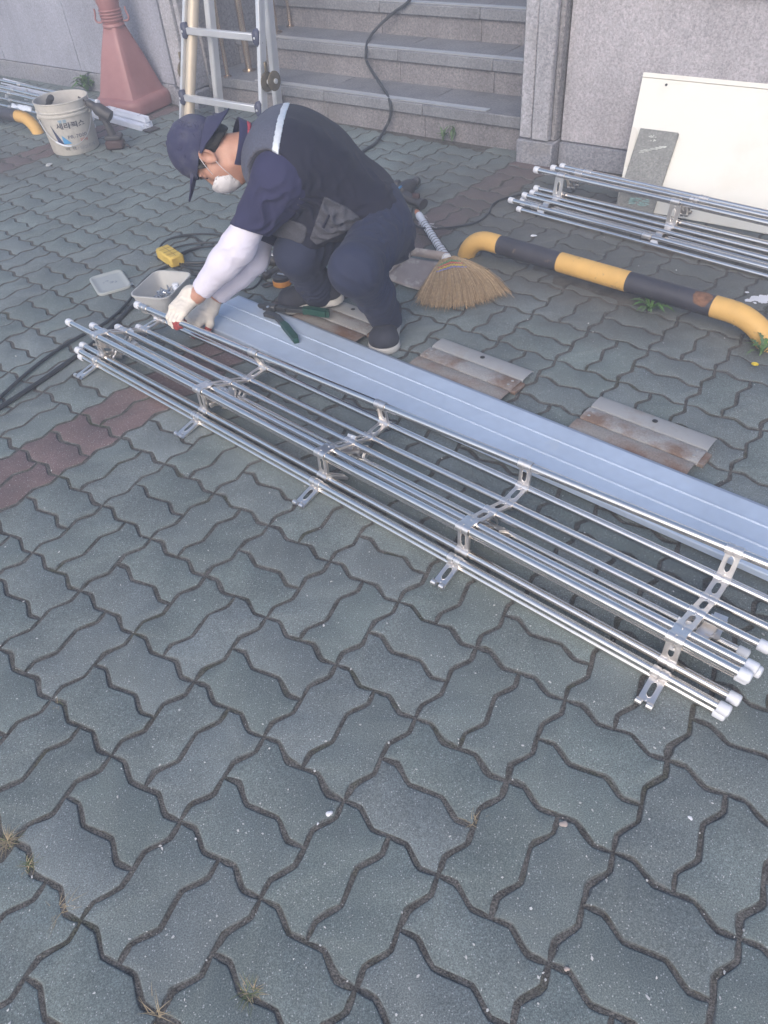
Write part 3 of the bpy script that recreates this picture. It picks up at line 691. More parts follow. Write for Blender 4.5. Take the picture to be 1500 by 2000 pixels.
# ================================================================ RED CONE
coneM = mat("faded_red_plastic", (.27, .12, .12), .5, var=.06, vs=6, col2=(.33, .17, .17), c2s=3, c2lo=.4, c2hi=.7, bmp=.06, bs=60, bd=.002)
cb = (G(188, 195) + G(335, 190)) / 2 * .5 + G(268, 222) * .5
cc = G(262, 196, .05) * V(1, 1, 0)
cone = thing("traffic_cone", "faded red square plastic cone with a ribbed neck, against the granite wall", "traffic cone", cc)
ax_ = math.atan2(WE[1], WE[0])
def sq_ring(r, z, pw=5, n=48, rot=math.radians(-33)):
    out = []
    for k in range(n):
        a = 2 * math.pi * k / n; q = (abs(math.cos(a)) ** pw + abs(math.sin(a)) ** pw) ** (-1 / pw)
        out.append(cc + V(math.cos(a + rot) * r * q, math.sin(a + rot) * r * q, z))
    return out
b = MB(); rings = [sq_ring(r, z) for r, z in ((.200, .004), (.207, .012), (.207, .060), (.202, .082), (.188, .097), (.16, .106), (.12, .112))]
vs = [p for r in rings for p in r]; n = 48
b.add(vs, [(i * n + k, i * n + (k + 1) % n, (i + 1) * n + (k + 1) % n, (i + 1) * n + k) for i in range(len(rings) - 1) for k in range(n)] + [tuple((len(rings) - 1) * n + k for k in range(n))])
b.obj("base", coneM, cone)
b = MB(); rings = [sq_ring(r, z, pw) for r, z, pw in ((.170, .098, 9), (.163, .112, 9), (.158, .125, 9), (.106, .32, 9), (.056, .488, 6), (.048, .50, 4))]; n = 48
b.add([p for r in rings for p in r], [(i * n + k, i * n + (k + 1) % n, (i + 1) * n + (k + 1) % n, (i + 1) * n + k) for i in range(len(rings) - 1) for k in range(n)])
b.obj("cone_body", coneM, cone, ang=30)
b = MB(); b.lathe(cc, ZU, [(.055, .482), (.068, .486), (.072, .495), (.068, .507), (.062, .51), (.066, .52), (.066, .60), (.074, .625), (.078, .66), (.07, .69), (.055, .72), (.052, .95), (.046, .98), (.02, .99)], 26, capt=True); nk = b.obj("neck", coneM, cone)
for i in range(4):
    b = MB(); z = .528 + .017 * i; b.tube([cc + V(.0675 * math.cos(a), .0675 * math.sin(a), z) for a in np.linspace(0, 2 * math.pi, 25)[:-1]], .0055, 8, closed=True); b.obj("neck_rib", coneM, nk)
for s_ in (-1, 1):
    b = MB(); o = cc + RIGHT * s_ * .066 * V(1, 1, 0)
    rr_ = unit(RIGHT * V(1, 1, 0)); pts = [o + rr_ * s_ * .0 + ZU * .515] + [o + rr_ * s_ * (.022 + .022 * math.sin(a)) + ZU * (.535 - .022 * math.cos(a)) for a in np.linspace(0, 2.2, 8)] + [o + rr_ * s_ * .034 + ZU * .575, o + rr_ * s_ * .036 + ZU * .59]
    b.tube(smoothpath(pts, 3), .006, 8); b.obj("chain_hook", coneM, nk)
# ================================================================ BUCKET
pail = mat("dirty_white_pail", (.50, .475, .44), .55, var=.06, vs=7, col2=(.36, .355, .35), c2s=7, c2lo=.52, c2hi=.66, bmp=.08, bs=50, bd=.002, fine=.05, fs=60)
pail_in = mat("pail_inside", (.44, .42, .40), .7, var=.12, vs=14, bmp=.1, bs=50)
bc = G(150, 290) * V(1, 1, 0)
bk = thing("paint_bucket", "dirty white plastic bucket printed with Korean lettering, wire handle hanging down", "bucket", bc)
b = MB(); prof = [(.126, .004), (.134, .001), (.139, .010), (.150, .26), (.1515, .268), (.158, .271), (.158, .283), (.1535, .286), (.1535, .296), (.160, .299), (.160, .3045), (.155, .3075), (.157, .355), (.1605, .3585), (.1605, .364), (.157, .366)]
b.lathe(bc, ZU, prof, 56); b.add(*[[bc + V(.126 * math.cos(2 * math.pi * k / 24), .126 * math.sin(2 * math.pi * k / 24), .004) for k in range(24)], [tuple(range(24))]]); b.obj("body", pail, bk)
b = MB(); b.lathe(bc, ZU, [(.157, .366), (.1535, .364), (.1525, .355), (.146, .25), (.134, .012), (.01, .010)], 48); b.obj("inner_wall", pail_in, bk)
b = MB(); b.lathe(bc, ZU, [(.004, .09), (.138, .09)], 32); b.obj("mortar_residue", mat("mortar_residue", (.33, .32, .31), .9, var=.2, vs=20, bmp=.5, bs=40, bd=.005), bk)
va = math.atan2(CAM[1] - bc[1], CAM[0] - bc[0])         # the printed face looks at the street
def BP(da, z, off=.0012):
    r = mix(.139, .150, (z - .01) / .25) + off; a = va + da; return bc + V(r * math.cos(a), r * math.sin(a), z)
def wrap_text(txt, size, da, z, m, name, sx=1.0, bold=.0):
    cu = bpy.data.curves.new("txt", 'FONT'); cu.body = txt; cu.size = size; cu.align_x = 'CENTER'; cu.offset = bold; cu.resolution_u = 2
    to = bpy.data.objects.new("txt", cu); COL.objects.link(to)
    dg = bpy.context.evaluated_depsgraph_get(); me = bpy.data.meshes.new_from_object(to.evaluated_get(dg)); bpy.data.objects.remove(to)
    bmx = bmesh.new(); bmx.from_mesh(me); bmesh.ops.triangulate(bmx, faces=bmx.faces)
    for v in bmx.verts: v.co = Vector(BP(da + v.co.x * sx / .145, z + v.co.y))
    bmx.to_mesh(me); bmx.free(); me.materials.clear(); me.materials.append(m); me.name = name
    return link(name, me, bk)
ink = mat("print_black", (.05, .05, .07), .6, var=.2); inkb = mat("print_blue", (.06, .26, .50), .6, var=.1); inkl = mat("print_pale_blue", (.16, .34, .50), .6, var=.1); inkr = mat("print_red", (.45, .14, .10), .6, var=.1); inkn = mat("print_navy", (.045, .055, .11), .6, var=.1); inkg = mat("print_faded", (.27, .27, .31), .6, var=.2)
wrap_text("세라픽스", .046, .06, .196, ink, "lettering", 1.0, .0012)
wrap_text("쌍곰", .022, -.22, .238, inkl, "lettering", 1.25, .0004)
wrap_text("PR-7000", .036, .20, .120, inkn, "lettering", .95)
wrap_text("20kg", .024, .42, .094, inkr, "lettering", 1.1, .0004)
wrap_text("벽 용", .026, -.22, .040, ink, "lettering", 1.3)
wrap_text("타일접착제", .026, .42, .038, inkg, "lettering", 1.2)
def patch(corners, m, name, off):
    n = 10; P = [[BP(*(np.array(mix(mix(np.array(corners[0]), np.array(corners[1]), j / n), mix(np.array(corners[3]), np.array(corners[2]), j / n), i / n))), off) for j in range(n + 1)] for i in range(n + 1)]
    bb = MB(); bb.grid(P); return bb.obj(name, m, bk)
patch([(-.78, .222), (-.775, .222), (-.42, .088), (-.66, .088)], inkn, "printed_triangle", .0010)
patch([(-.43, .150), (-.425, .150), (-.10, .088), (-.44, .088)], inkb, "printed_triangle", .0014)
patch([(-.80, .10), (-.72, .10), (-.58, .086), (-.74, .086)], pail, "printed_triangle", .0016)
wire = mat("galvanised_wire", (.45, .46, .48), .4, .9, var=.1, bmp=0)
b = MB(); ha = 1.12; hw = []
for f in np.linspace(0, 1, 25):
    dd_ = mix(1.15, -1.45, f); z = .262 - .185 * math.sin(math.pi * min(1, f * 1.02)) ** .8
    rr_ = mix(.139, .150, (z - .01) / .25) + .007 + .012 * math.sin(math.pi * f); a = va + dd_; hw.append(bc + V(rr_ * math.cos(a), rr_ * math.sin(a), z))
b.tube(hw, .0024, 8); hn = b.obj("wire_handle", wire, bk)
b = MB(); b.tube(hw[12:18], .0062, 10); b.obj("handle_grip", capm, hn)
for s_ in (1.15, -1.45):
    b = MB(); a = va + s_; p_ = bc + V(.150 * math.cos(a), .150 * math.sin(a), .262); b.lathe(p_, V(math.cos(a), math.sin(a), 0), [(.016, -.002), (.016, .010), (.008, .013)], 14, capt=True); b.obj("handle_ear", pail, bk)
bk.scale = (1, 1, .79)
stick = mat("dark_rubber_grip", (.035, .035, .04), .6, var=.2)
th_ = thing("trowel", "trowel with its dark rubber grip sticking up inside the white bucket", "trowel", bc + V(0, 0, .1))
b = MB(); p0 = G(88, 213, .20); p1 = G(100, 190, .295); b.tube([p0, mix(p0, p1, .7)], .011, 12); b.tube([mix(p0, p1, .62), mix(p0, p1, .64), mix(p0, p1, .97), p1], [.012, .0185, .0185, .014], 14); b.obj("grip", stick, th_)
# ================================================================ CORDLESS DRILL BY THE BUCKET
tool_k = mat("black_tool_plastic", (.045, .042, .045), .5, var=.2, vs=30, bmp=.15, bs=150)
tool_b = mat("blue_tool_plastic", (.05, .16, .32), .45, var=.1)
tool_r = mat("dark_red_plastic", (.06, .035, .035), .5, var=.2)
dp0 = G(228, 290) * V(1, 1, 0)
dr = thing("cordless_drill", "black cordless drill standing on its battery right of the bucket", "power drill", dp0)
rgt = unit(RIGHT * V(1, 1, 0)); fwd_ = unit(FWD * V(1, 1, 0))
b = MB(); b.box(dp0 + ZU * .028, rgt * .055, fwd_ * .040, ZU * .027, ch=.012); b.obj("battery", tool_r, dr)
b = MB(); b.box(dp0 + ZU * .068 + rgt * .003, rgt * .052, fwd_ * .037, ZU * .014, ch=.008); b.obj("battery_mount", tool_k, dr)
b = MB(); b.tube(smoothpath([dp0 + ZU * .07, dp0 + ZU * .13 - rgt * .012, dp0 + ZU * .19 - rgt * .03], 4), [.030] * 4 + [.027] * 4 + [.031], 14, flat=.75); b.obj("grip", tool_k, dr)
hd = dp0 + ZU * .215 - rgt * .030; hdir = unit(-rgt * .62 + fwd_ * .1 + ZU * .42)
b = MB(); b.lathe(hd - hdir * .07, hdir, [(.02, 0), (.034, .006), (.036, .04), (.036, .085), (.030, .10), (.024, .108), (.022, .118)], 20, capb=True, capt=True); b.obj("motor_housing", tool_k, dr)
b = MB(); b.lathe(hd + hdir * .048, hdir, [(.023, 0), (.023, .028), (.014, .042), (.005, .044), (.005, .09)], 16, capt=True); b.obj("chuck", tool_k, dr)
b = MB(); b.box(hd - ZU * .048 + hdir * .02, hdir * .008, np.cross(hdir, ZU) * .010, ZU * .018, ch=.004); b.obj("trigger", tool_r, dr)
b = MB(); b.tube(smoothpath([dp0 + rgt * .05 + ZU * .03, dp0 + rgt * .075 + ZU * .012, dp0 + rgt * .09 - fwd_ * .02 + ZU * .006], 4), .006, 8); b.obj("wrist_strap", tool_k, dr)
# ================================================================ WHITE CHANNEL PROFILES
wp = mat("white_coated_profile", (.66, .70, .80), .35, var=.03, bmp=0)
ca = G(205, 229) * V(1, 1, 0); cb_ = G(291, 253) * V(1, 1, 0); dch = unit(cb_ - ca); lat = np.cross(ZU, dch)
pf = thing("channel_profile", "bundle of white aluminium channel profiles in front of the red cone", "metal profile", ca)
for i, (o_, z_) in enumerate(((0, 0), (.036, 0), (.018, .034), (-.036, 0))):
    b = MB(); s0 = cb_ - dch * (1.9 + .05 * i) + lat * o_ + ZU * (z_ + .002); e_ = cb_ - dch * (.01 * ((i * 7) % 4)) + lat * o_ + ZU * (z_ + .002)
    sec = [(-.017, .0), (.017, .0), (.017, .032), (.012, .032), (.012, .028), (.006, .0285), (.0055, .018), (-.0055, .018), (-.006, .0285), (-.012, .028), (-.012, .032), (-.017, .032)]
    b.prism([s0 + lat * y + ZU * z for y, z in sec], e_ - s0); b.obj("profile", wp, pf, smooth=False)
b = MB(); b.box(cb_ + dch * .03 + ZU * .006, dch * .035, lat * .045, ZU * .004, ch=.002); b.obj("end_bracket", tool_k, pf)
mk = MB()
for f in (.10, .38):
    c = cb_ - dch * f + lat * .018 + ZU * .0685; mk.tube([c + dch * .004 * math.sin(t) + lat * (-.016 + .032 * t / 6) for t in np.linspace(0, 6, 12)], .0008, 5)
mk.obj("pen_mark", ink, pf)
# ================================================================ THIRD RACK BEHIND THE BUCKET
rk3 = thing("drying_rack", "stainless drying rack lying behind the white bucket at the granite wall", "drying rack", G(60, 175))
for (xa, ya, xb, yb, z_, r_) in ((0, 157, 191, 199, .12, .0115), (0, 170, 178, 212, .12, .0115), (0, 178, 174, 219, .115, .0105), (0, 192, 180, 232, .06, .0105), (0, 205, 183, 246, .045, .0105), (0, 231, 184, 256, .014, .007)):
    A_ = G(xa, ya, z_); B_ = G(xb, yb, z_); d = unit(B_ - A_)
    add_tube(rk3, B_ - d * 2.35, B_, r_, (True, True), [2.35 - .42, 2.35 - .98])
dk = MB()
for px, py in ((50, 172), (86, 180), (12, 168)):
    b = MB(); a_ = G(px, py, .115); link_mesh(b, a_, a_ + V(-.02, -.03, -.075), unit(G(191, 199, .12) - G(0, 157, .12)), slot=True); b.obj("link_plate", plate_m, rk3)
film = mat("crinkled_plastic_film", (.62, .66, .74), .2, var=.1, bmp=.8, bs=60, bd=.01, spec=.8)
fl = MB(); rf = random.Random(4); o0 = G(18, 205, .165); dxx = unit(G(75, 217, .165) - o0)
P = [[o0 + dxx * (.03 * i) + unit(FWD * V(1, 1, 0)) * (.018 * j) + ZU * (rf.uniform(-.009, .009) - .006 * abs(j - 2)) for j in range(5)] for i in range(9)]
fl.grid(P); tag(solidify(fl.obj("plastic_film", film), .0008), "crumpled clear plastic film lying on the pipe behind the bucket", "plastic film")
# ================================================================ HARDWARE BOX AND LID
tub = mat("translucent_tub", (.62, .62, .62), .4, var=.04, bmp=.03, bs=60, trans=.3)
lidm = mat("grey_beige_lid", (.34, .36, .355), .42, var=.04, vs=6, bmp=.05, bs=60)
def rrect(c, hx, hy, r, X, Y, z, n=5):
    out = []
    for (sx, sy, a0) in ((1, 1, 0), (-1, 1, 90), (-1, -1, 180), (1, -1, 270)):
        for k in range(n + 1):
            a = math.radians(a0 + 90 * k / n); out.append(c + X * (sx * (hx - r) + r * math.cos(a)) + Y * (sy * (hy - r) + r * math.sin(a)) + ZU * z)
    return out
def rings(b, rs, cap0=False, cap1=False):
    n = len(rs[0]); b.add([p for r in rs for p in r], [(i * n + k, i * n + (k + 1) % n, (i + 1) * n + (k + 1) % n, (i + 1) * n + k) for i in range(len(rs) - 1) for k in range(n)] + ([tuple(range(n))[::-1]] if cap0 else []) + ([tuple((len(rs) - 1) * n + k for k in range(n))] if cap1 else []))
q = [G(253, 570, .085), G(312, 521, .085), G(369, 541, .085), G(325, 592, .085)]
tc = sum(q) / 4 * V(1, 1, 0); tY = unit(((q[1] + q[2]) / 2 - (q[0] + q[3]) / 2) * V(1, 1, 0)); tX = np.cross(tY, ZU)
hx = abs((q[2] - q[1]) @ tX) / 2 * 1.0; hy = abs((q[1] - q[0]) @ tY) / 2
tb = thing("plastic_tub", "open translucent plastic tub of bolts left of the gloved hands", "plastic tub", tc)
b = MB(); rings(b, [rrect(tc, hx * .84, hy * .86, .03, tX, tY, .003), rrect(tc, hx * .87, hy * .89, .032, tX, tY, .008), rrect(tc, hx * .975, hy * .98, .034, tX, tY, .078), rrect(tc, hx * 1.02, hy * 1.02, .036, tX, tY, .080), rrect(tc, hx * 1.02, hy * 1.02, .036, tX, tY, .087), rrect(tc, hx * .97, hy * .975, .034, tX, tY, .087), rrect(tc, hx * .85, hy * .87, .03, tX, tY, .010), rrect(tc, hx * .82, hy * .84, .028, tX, tY, .006)], True, True)
b.obj("tub_body", tub, tb)
zinc = mat("zinc_bolt", (.55, .57, .60), .3, .95, var=.2, vs=60, bmp=0)
def bolt_mesh():
    b = MB(); b.lathe((0, 0, 0), ZU, [(.007, 0), (.0075, .001), (.0075, .006), (.003, .0062), (.003, .030), (.002, .032)], 6, capb=True, capt=True); return b.mesh("bolt", zinc, ang=30)
bmesh_ = bolt_mesh(); rbx = random.Random(8)
for i in range(80):
    o = bpy.data.objects.new("bolt", bmesh_); COL.objects.link(o)
    fx, fy = rbx.gauss(0.05, .33), rbx.gauss(.1, .36)
    if abs(fx) > .72 or abs(fy) > .72: fx *= .5; fy *= .5
    p_ = tc + tX * hx * fx * .82 + tY * hy * fy * .82 + ZU * (.014 + .032 * max(0, 1 - (fx * fx + fy * fy) * 1.4) * rbx.uniform(.5, 1))
    o.location = p_; o.rotation_euler = (rbx.uniform(1, 2.1), rbx.uniform(-.5, .5), rbx.uniform(0, 6.28))
    tag(o, "loose zinc bolt heaped in the open plastic tub", "bolt", "loose bolts in the plastic tub")
for i in range(2):
    c = tc + tX * hx * (.25 + .22 * i) + tY * hy * (.38 - .12 * i) + ZU * .058; d = unit(tX + tY * (.4 - i)); b = MB(); b.lathe(c, d, [(.010, 0), (.0115, .002), (.0115, .022), (.009, .025)], 16, capb=True, capt=True)
    tag(b.obj("loose_cap", capm), "white plastic tube cap lying on the bolts in the tub", "tube cap", "white tube caps lying in the plastic tub")
q = [G(172, 541, .012), G(236, 523, .012), G(258, 556, .012), G(193, 579, .012)]
lc = sum(q) / 4 * V(1, 1, 0); lX = unit((q[1] - q[0]) * V(1, 1, 0)); lY = np.cross(ZU, lX); lx = np.linalg.norm(q[1] - q[0]) / 2; ly = np.linalg.norm((q[2] - q[1])) / 2
ldd = thing("tub_lid", "grey translucent tub lid lying flat left of the bolts", "lid", lc)
b = MB(); rings(b, [rrect(lc, lx, ly, .026, lX, lY, .002), rrect(lc, lx, ly, .026, lX, lY, .010), rrect(lc, lx - .003, ly - .003, .025, lX, lY, .0125), rrect(lc, lx - .009, ly - .009, .022, lX, lY, .0125), rrect(lc, lx - .013, ly - .013, .02, lX, lY, .0092), rrect(lc, lx - .03, ly - .03, .015, lX, lY, .0086)], True, True)
b.box(lc + lX * (lx + .004) - lY * (ly * .6), lX * .006, lY * .012, ZU * .0012); b.obj("lid_body", lidm, ldd)
b = MB()
for (x0, y0, x1, y1) in ((-.02, .018, -.005, .02), (-.005, .02, -.008, .012), (-.03, .004, -.024, .012), (.0, -.002, .012, -.001), (.012, -.001, .008, -.012), (.008, -.012, -.004, -.014), (.02, -.004, .026, -.014), (.026, -.014, .016, -.02)):
    p_ = lc + lX * x0 + lY * y0 + ZU * .0094; q_ = lc + lX * x1 + lY * y1 + ZU * .0094; b.tube([p_, q_], .0022, 6, flat=.25)
b.obj("moulded_mark", mat("lid_mark", (.20, .23, .29), .6), ldd)
# ================================================================ YELLOW BLOCK, TAPES, CABLES
ysp = mat("yellow_foam", (.56, .40, .09), .75, var=.08, vs=30, col2=(.46, .30, .06), c2s=14, bmp=.4, bs=140, bd=.002)
ya = [G(303, 503, .0), G(322, 522, 0), G(350, 522, 0)]
yc = G(328, 515, 0); yX = unit(G(346, 522, .03) - G(310, 497, .03)); yX[2] = 0; yX = unit(yX); yY = np.cross(ZU, yX)
yb = thing("yellow_block", "yellow block with dark seams behind the bolt tub", "block", yc)
b = MB(); b.box(yc + ZU * .028 + yY * .02, yX * .075, yY * .034, ZU * .025, ch=.008); b.obj("block", ysp, yb)
b = MB()
for f in (-.45, .05, .5): b.box(yc + ZU * .0535 + yY * .02 + yX * .075 * f, yX * .0012, yY * .03, ZU * .0006)
b.box(yc + ZU * .0535 + yY * .02, yX * .068, yY * .0012, ZU * .0006)
b.obj("seam", mat("seam_ink", (.24, .16, .04), .8), yb)
tpp = G(552, 556, 0)
tm = thing("tape_measure", "black and orange tape measure on the paving below the man's far knee", "tape measure", tpp)
org = mat("orange_rubber", (.55, .22, .035), .5, var=.08)
b = MB(); b.lathe(tpp, ZU, [(.034, .001), (.0385, .004), (.0385, .024), (.037, .026)], 28, capb=True); b.obj("orange_case", org, tm)
b = MB(); b.lathe(tpp, ZU, [(.037, .026), (.0375, .040), (.034, .044), (.026, .045), (.024, .0425), (.002, .0425)], 28); b.obj("case_top", tool_k, tm)
b = MB(); b.box(tpp + ZU * .046 + rgt * .005, unit(rgt - fwd_ * .5) * .022, unit(fwd_ + rgt * .5) * .005, ZU * .002, ch=.001); b.obj("belt_clip", wire, tm)
b = MB(); b.tube(smoothpath([tpp - rgt * .036 + ZU * .012, tpp - rgt * .06 + fwd_ * .01 + ZU * .006, tpp - rgt * .085 + ZU * .005, tpp - rgt * .07 - fwd_ * .02 + ZU * .005, tpp - rgt * .038 - fwd_ * .012 + ZU * .01], 5), .004, 8); b.obj("wrist_cord", tool_k, tm)
sp_ = G(536, 538, 0)
sk = thing("socket_tool", "small black ratchet tool with a bright stud beside the tape measure", "hand tool", sp_)
b = MB(); b.tube([sp_ + ZU * .014 - rgt * .035 - fwd_ * .02, sp_ + ZU * .016 + rgt * .055 + fwd_ * .05], [.013, .011], 12); b.obj("handle", tool_k, sk)
b = MB(); b.lathe(sp_ + ZU * .012 - rgt * .03 - fwd_ * .02, unit(ZU - fwd_ * .3), [(.017, -.008), (.019, 0), (.019, .016), (.012, .02)], 16, capb=True, capt=True); b.obj("head", tool_k, sk)
b = MB(); b.lathe(sp_ + ZU * .032 - rgt * .03 - fwd_ * .026, ZU, [(.005, 0), (.005, .004)], 10, capt=True); b.obj("stud", zinc, sk)
bag = G(528, 513, 0)
bg_ = thing("tool_pouch", "small black tool pouch with a white logo lying behind the white sleeve", "pouch", bag)
b = MB(); b.box(bag + ZU * .02, unit(rgt - fwd_ * .6) * .055, unit(fwd_ + rgt * .6) * .03, ZU * .018, ch=.012); b.obj("pouch", tool_k, bg_)
b = MB()
for r0 in ([(-.02, .0), (-.035, .012), (.03, .014), (.036, .0), (-.02, .0)], [(.006, .003), (.016, .01), (.024, .004), (.012, .002)]):
    ex_, ey_ = unit(rgt - fwd_ * .6), unit(fwd_ + rgt * .6); b.tube([bag + ZU * .0385 + ex_ * x + ey_ * (y - .006) for x, y in r0], .0013, 5)
b.obj("logo", mat("white_print", (.6, .6, .62), .6), bg_)
cab = mat("black_cable", (.032, .036, .042), .5, var=.15, vs=20)
def cable(name, label, pts, r, n=8, cat="cable"):
    b = MB(); b.tube(smoothpath(pts, n), r, 8); return tag(b.obj(name, cab), label, cat)
gp = lambda l, z: [G(x, y, z) for x, y in l]
cable("power_cable", "thick black cable running from the tub down to the left edge, upper of two", gp([(452, 500), (400, 512), (345, 515), (300, 533), (270, 560), (248, 592), (206, 630), (150, 660), (100, 692), (45, 735), (-20, 795)], .010), .0064)
cable("power_cable", "thick black cable trailing to the left edge, lower of two", gp([(300, 575), (262, 596), (228, 628), (180, 672), (120, 716), (60, 757), (-30, 815)], .009), .0085)
coil = []
for t in np.linspace(0, 1, 60):
    a = t * 6 * math.pi + .6; cx, cy = 410 + 14 * math.sin(t * 9), 498 + 6 * math.cos(t * 7); rx, ry = 88 + 16 * math.sin(t * 13), 30 + 7 * math.cos(t * 11)
    coil.append(G(cx + rx * math.cos(a), cy + ry * math.sin(a), .008 + .012 * t + .004 * math.sin(t * 40)))
cable("cable_coil", "loose coil of thin black cable on the paving behind the white sleeves", coil, .0048, 4)
cable("power_cable", "thin black wire looping over the paving behind the yellow block", gp([(326, 468), (345, 463), (372, 461), (388, 468), (392, 482), (372, 490), (352, 500), (340, 515)], .006), .0036)
cable("power_cable", "thin black wire curling round under the far white sleeve", gp([(470, 566), (492, 563), (508, 548), (515, 525), (510, 505), (500, 490)], .006), .004)
cable("power_cable", "black cable hanging down the granite steps to the paving", [PN(806, -6, 4.44), PN(790, 10, 4.43), PN(771, 23, 4.415), PN(748, 43, 4.40), PN(730, 62, 4.36), PN(719, 80, 4.25), PN(715, 97, 4.115), PN(717, 122, 4.10), PN(735, 152, 3.98), G(752, 178, .187), PN(762, 200, 3.822), PN(763, 225, 3.812), PN(755, 246, 3.80), G(736, 277, .012), G(713, 293, .008), G(690, 310, .008), G(672, 330, .008)], .009, 7)
cable("power_cable", "thin black cord crossing the broom handle towards the far rack", [G(806, 404, .008), G(803, 425, .008), G(812, 440, .02), G(832, 446, .052), G(860, 446, .03), G(890, 443, .008), G(930, 434, .008), G(953, 418, .007), G(962, 400, .007), G(978, 390, .007), G(1000, 384, .007), G(1025, 377, .007), G(1045, 372, .007)], .0048, 6)
# ================================================================ CORDED DRILL BEHIND THE MAN
d0 = G(792, 378, 0)
d2 = thing("corded_drill", "black corded drill lying behind the man's back, chuck pointing right", "power drill", d0)
cx_ = G(818, 353, .045) - G(786, 376, .045); dx_ = unit(cx_)
hc = G(788, 372, .045)
b = MB(); b.lathe(hc - dx_ * .055, dx_, [(.02, 0), (.036, .01), (.039, .06), (.037, .11), (.027, .125), (.025, .145)], 20, capb=True, capt=True); b.obj("motor_housing", tool_k, d2)
b = MB(); b.lathe(hc + dx_ * .09, dx_, [(.021, 0), (.022, .02), (.019, .024), (.022, .027), (.022, .045), (.015, .056), (.006, .058)], 18, capt=True); b.obj("chuck", mat("dark_chuck", (.12, .12, .13), .4, .7, var=.2), d2)
pe_ = np.cross(ZU, dx_)
b = MB(); b.tube(smoothpath([hc - dx_ * .03, hc - dx_ * .05 - pe_ * .07 - ZU * .012, hc - dx_ * .07 - pe_ * .15 - ZU * .02], 4), [.028] * 5 + [.026] * 3 + [.03], 14, flat=.8); b.obj("grip", tool_k, d2)
b = MB(); b.box(hc + pe_ * .03 + ZU * .02 - dx_ * .01, dx_ * .022, pe_ * .016, ZU * .028, ch=.008); b.obj("gear_collar", tool_k, d2)
b = MB(); b.box(hc - dx_ * .045 + ZU * .032 - pe_ * .01, dx_ * .014, pe_ * .006, ZU * .006, ch=.004); b.obj("blue_label", tool_b, d2)
b = MB(); b.box(hc - dx_ * .06 - pe_ * .105 + ZU * .01, dx_ * .010, pe_ * .018, ZU * .012, ch=.004); b.obj("trigger", tool_r, d2)
# ================================================================ BROOM AND DUSTPAN
hb = mat("white_tape_handle", (.60, .61, .66), .6, var=.08, vs=40, bmp=.2, bs=120)
strawm = mat("straw", (.33, .235, .135), .8, var=.3, vs=160, col2=(.24, .165, .09), c2s=40, bmp=.3, bs=400)
dark_w = mat("black_wire", (.03, .03, .035), .4, .5, var=.1)
h0 = G(813, 412, .035); h1 = G(873, 506, .055); tip = [G(820, 592, .012), G(993, 572, .012)]
bm = thing("straw_broom", "straw hand broom with a white taped handle beside the yellow pipe", "broom", h1 * V(1, 1, 0))
b = MB(); L_ = h1 - h0; hp = [h0 + L_ * f for f in np.linspace(.1, 1, 19)]; b.tube(hp, [.0165 + .0012 * math.sin(i * 2.3) + .004 * max(0, i - 12) / 6 for i in range(19)], 14); hh = b.obj("handle", hb, bm)
b = MB(); b.tube([h0 + L_ * .0, h0 + L_ * .03, h0 + L_ * .11], [.008, .0125, .0125], 12); b.obj("handle_end", mat("orange_plastic", (.42, .16, .08), .5), hh)
du = unit(L_); ax1 = unit(np.cross(du, ZU)); ax2 = np.cross(ax1, du)
b = MB()
for i in range(15):
    f = .30 + .047 * i; c = h0 + L_ * f; r_ = .0178 + (.0045 if f > .8 else 0); b.tube([c + r_ * (math.cos(a) * ax1 + math.sin(a) * ax2) + du * .006 * math.sin(a) for a in np.linspace(0, 2 * math.pi, 17)[:-1]], .0011, 5, closed=True)
b.obj("wire_binding", dark_w, hh)
b = MB(); rt = random.Random(6)
for i in range(7):
    c = h0 + L_ * rt.uniform(.12, .4); p1_ = c + ax1 * rt.choice((-1, 1)) * .015; b.tube(smoothpath([p1_, p1_ + V(rt.uniform(-.03, .03), rt.uniform(-.03, .03), .012), p1_ + V(rt.uniform(-.05, .05), rt.uniform(-.05, .05), 0)], 4), .0006, 4)
b.obj("loose_thread", hb, hh)
rb = random.Random(21)
bel0 = G(873, 508, .052); fanL, fanR = G(818, 588, .006), G(992, 566, .006)
mids = [G(818, 590, .006), G(845, 600, .006), G(880, 603, .006), G(915, 598, .006), G(950, 590, .006), G(993, 573, .006)]
def edge(f):
    x = f * (len(mids) - 1); i = min(len(mids) - 2, int(x)); return mix(mids[i], mids[i + 1], x - i)
neckw = unit(G(900, 506, .05) - G(856, 520, .05))
allst = [MB() for _ in range(3)]
for i in range(3200):
    f = rb.random(); lay = rb.uniform(-1, 1)
    s_ = bel0 + neckw * (f - .5) * .075 + ZU * (lay * .014 - .004); e_ = edge(f) + V(rb.gauss(0, .012), rb.gauss(0, .012), 0)
    e_ = s_ + (e_ - s_) * rb.uniform(.80, 1.05); e_[2] = .006 + .018 * (lay + 1) * .5 * (1 - abs(f - .5)) + rb.uniform(0, .004)
    m_ = mix(s_, e_, .5) + ZU * (.016 + .022 * (lay + .3) * (1 - 1.6 * abs(f - .5))) + V(.050 * (f - .25) + .012, .030 * math.sin(f * 3.14), 0)
    pts = [mix(mix(s_, m_, t), mix(m_, e_, t), t) for t in (0, .25, .5, .75, 1)]
    k = i % 3; w_ = rb.uniform(.0009, .0015); sd_ = unit(np.cross(e_ - s_, ZU + V(rb.gauss(0, .5), rb.gauss(0, .5), 0)))
    P = [[p_ - sd_ * w_ * (1 - .6 * j / 4), p_ + sd_ * w_ * (1 - .6 * j / 4)] for j, p_ in enumerate(pts)]; P = [r if r[0][2] > .001 else [r[0] * V(1, 1, 0) + ZU * .002, r[1] * V(1, 1, 0) + ZU * .002] for r in P]
    allst[k].grid(P)
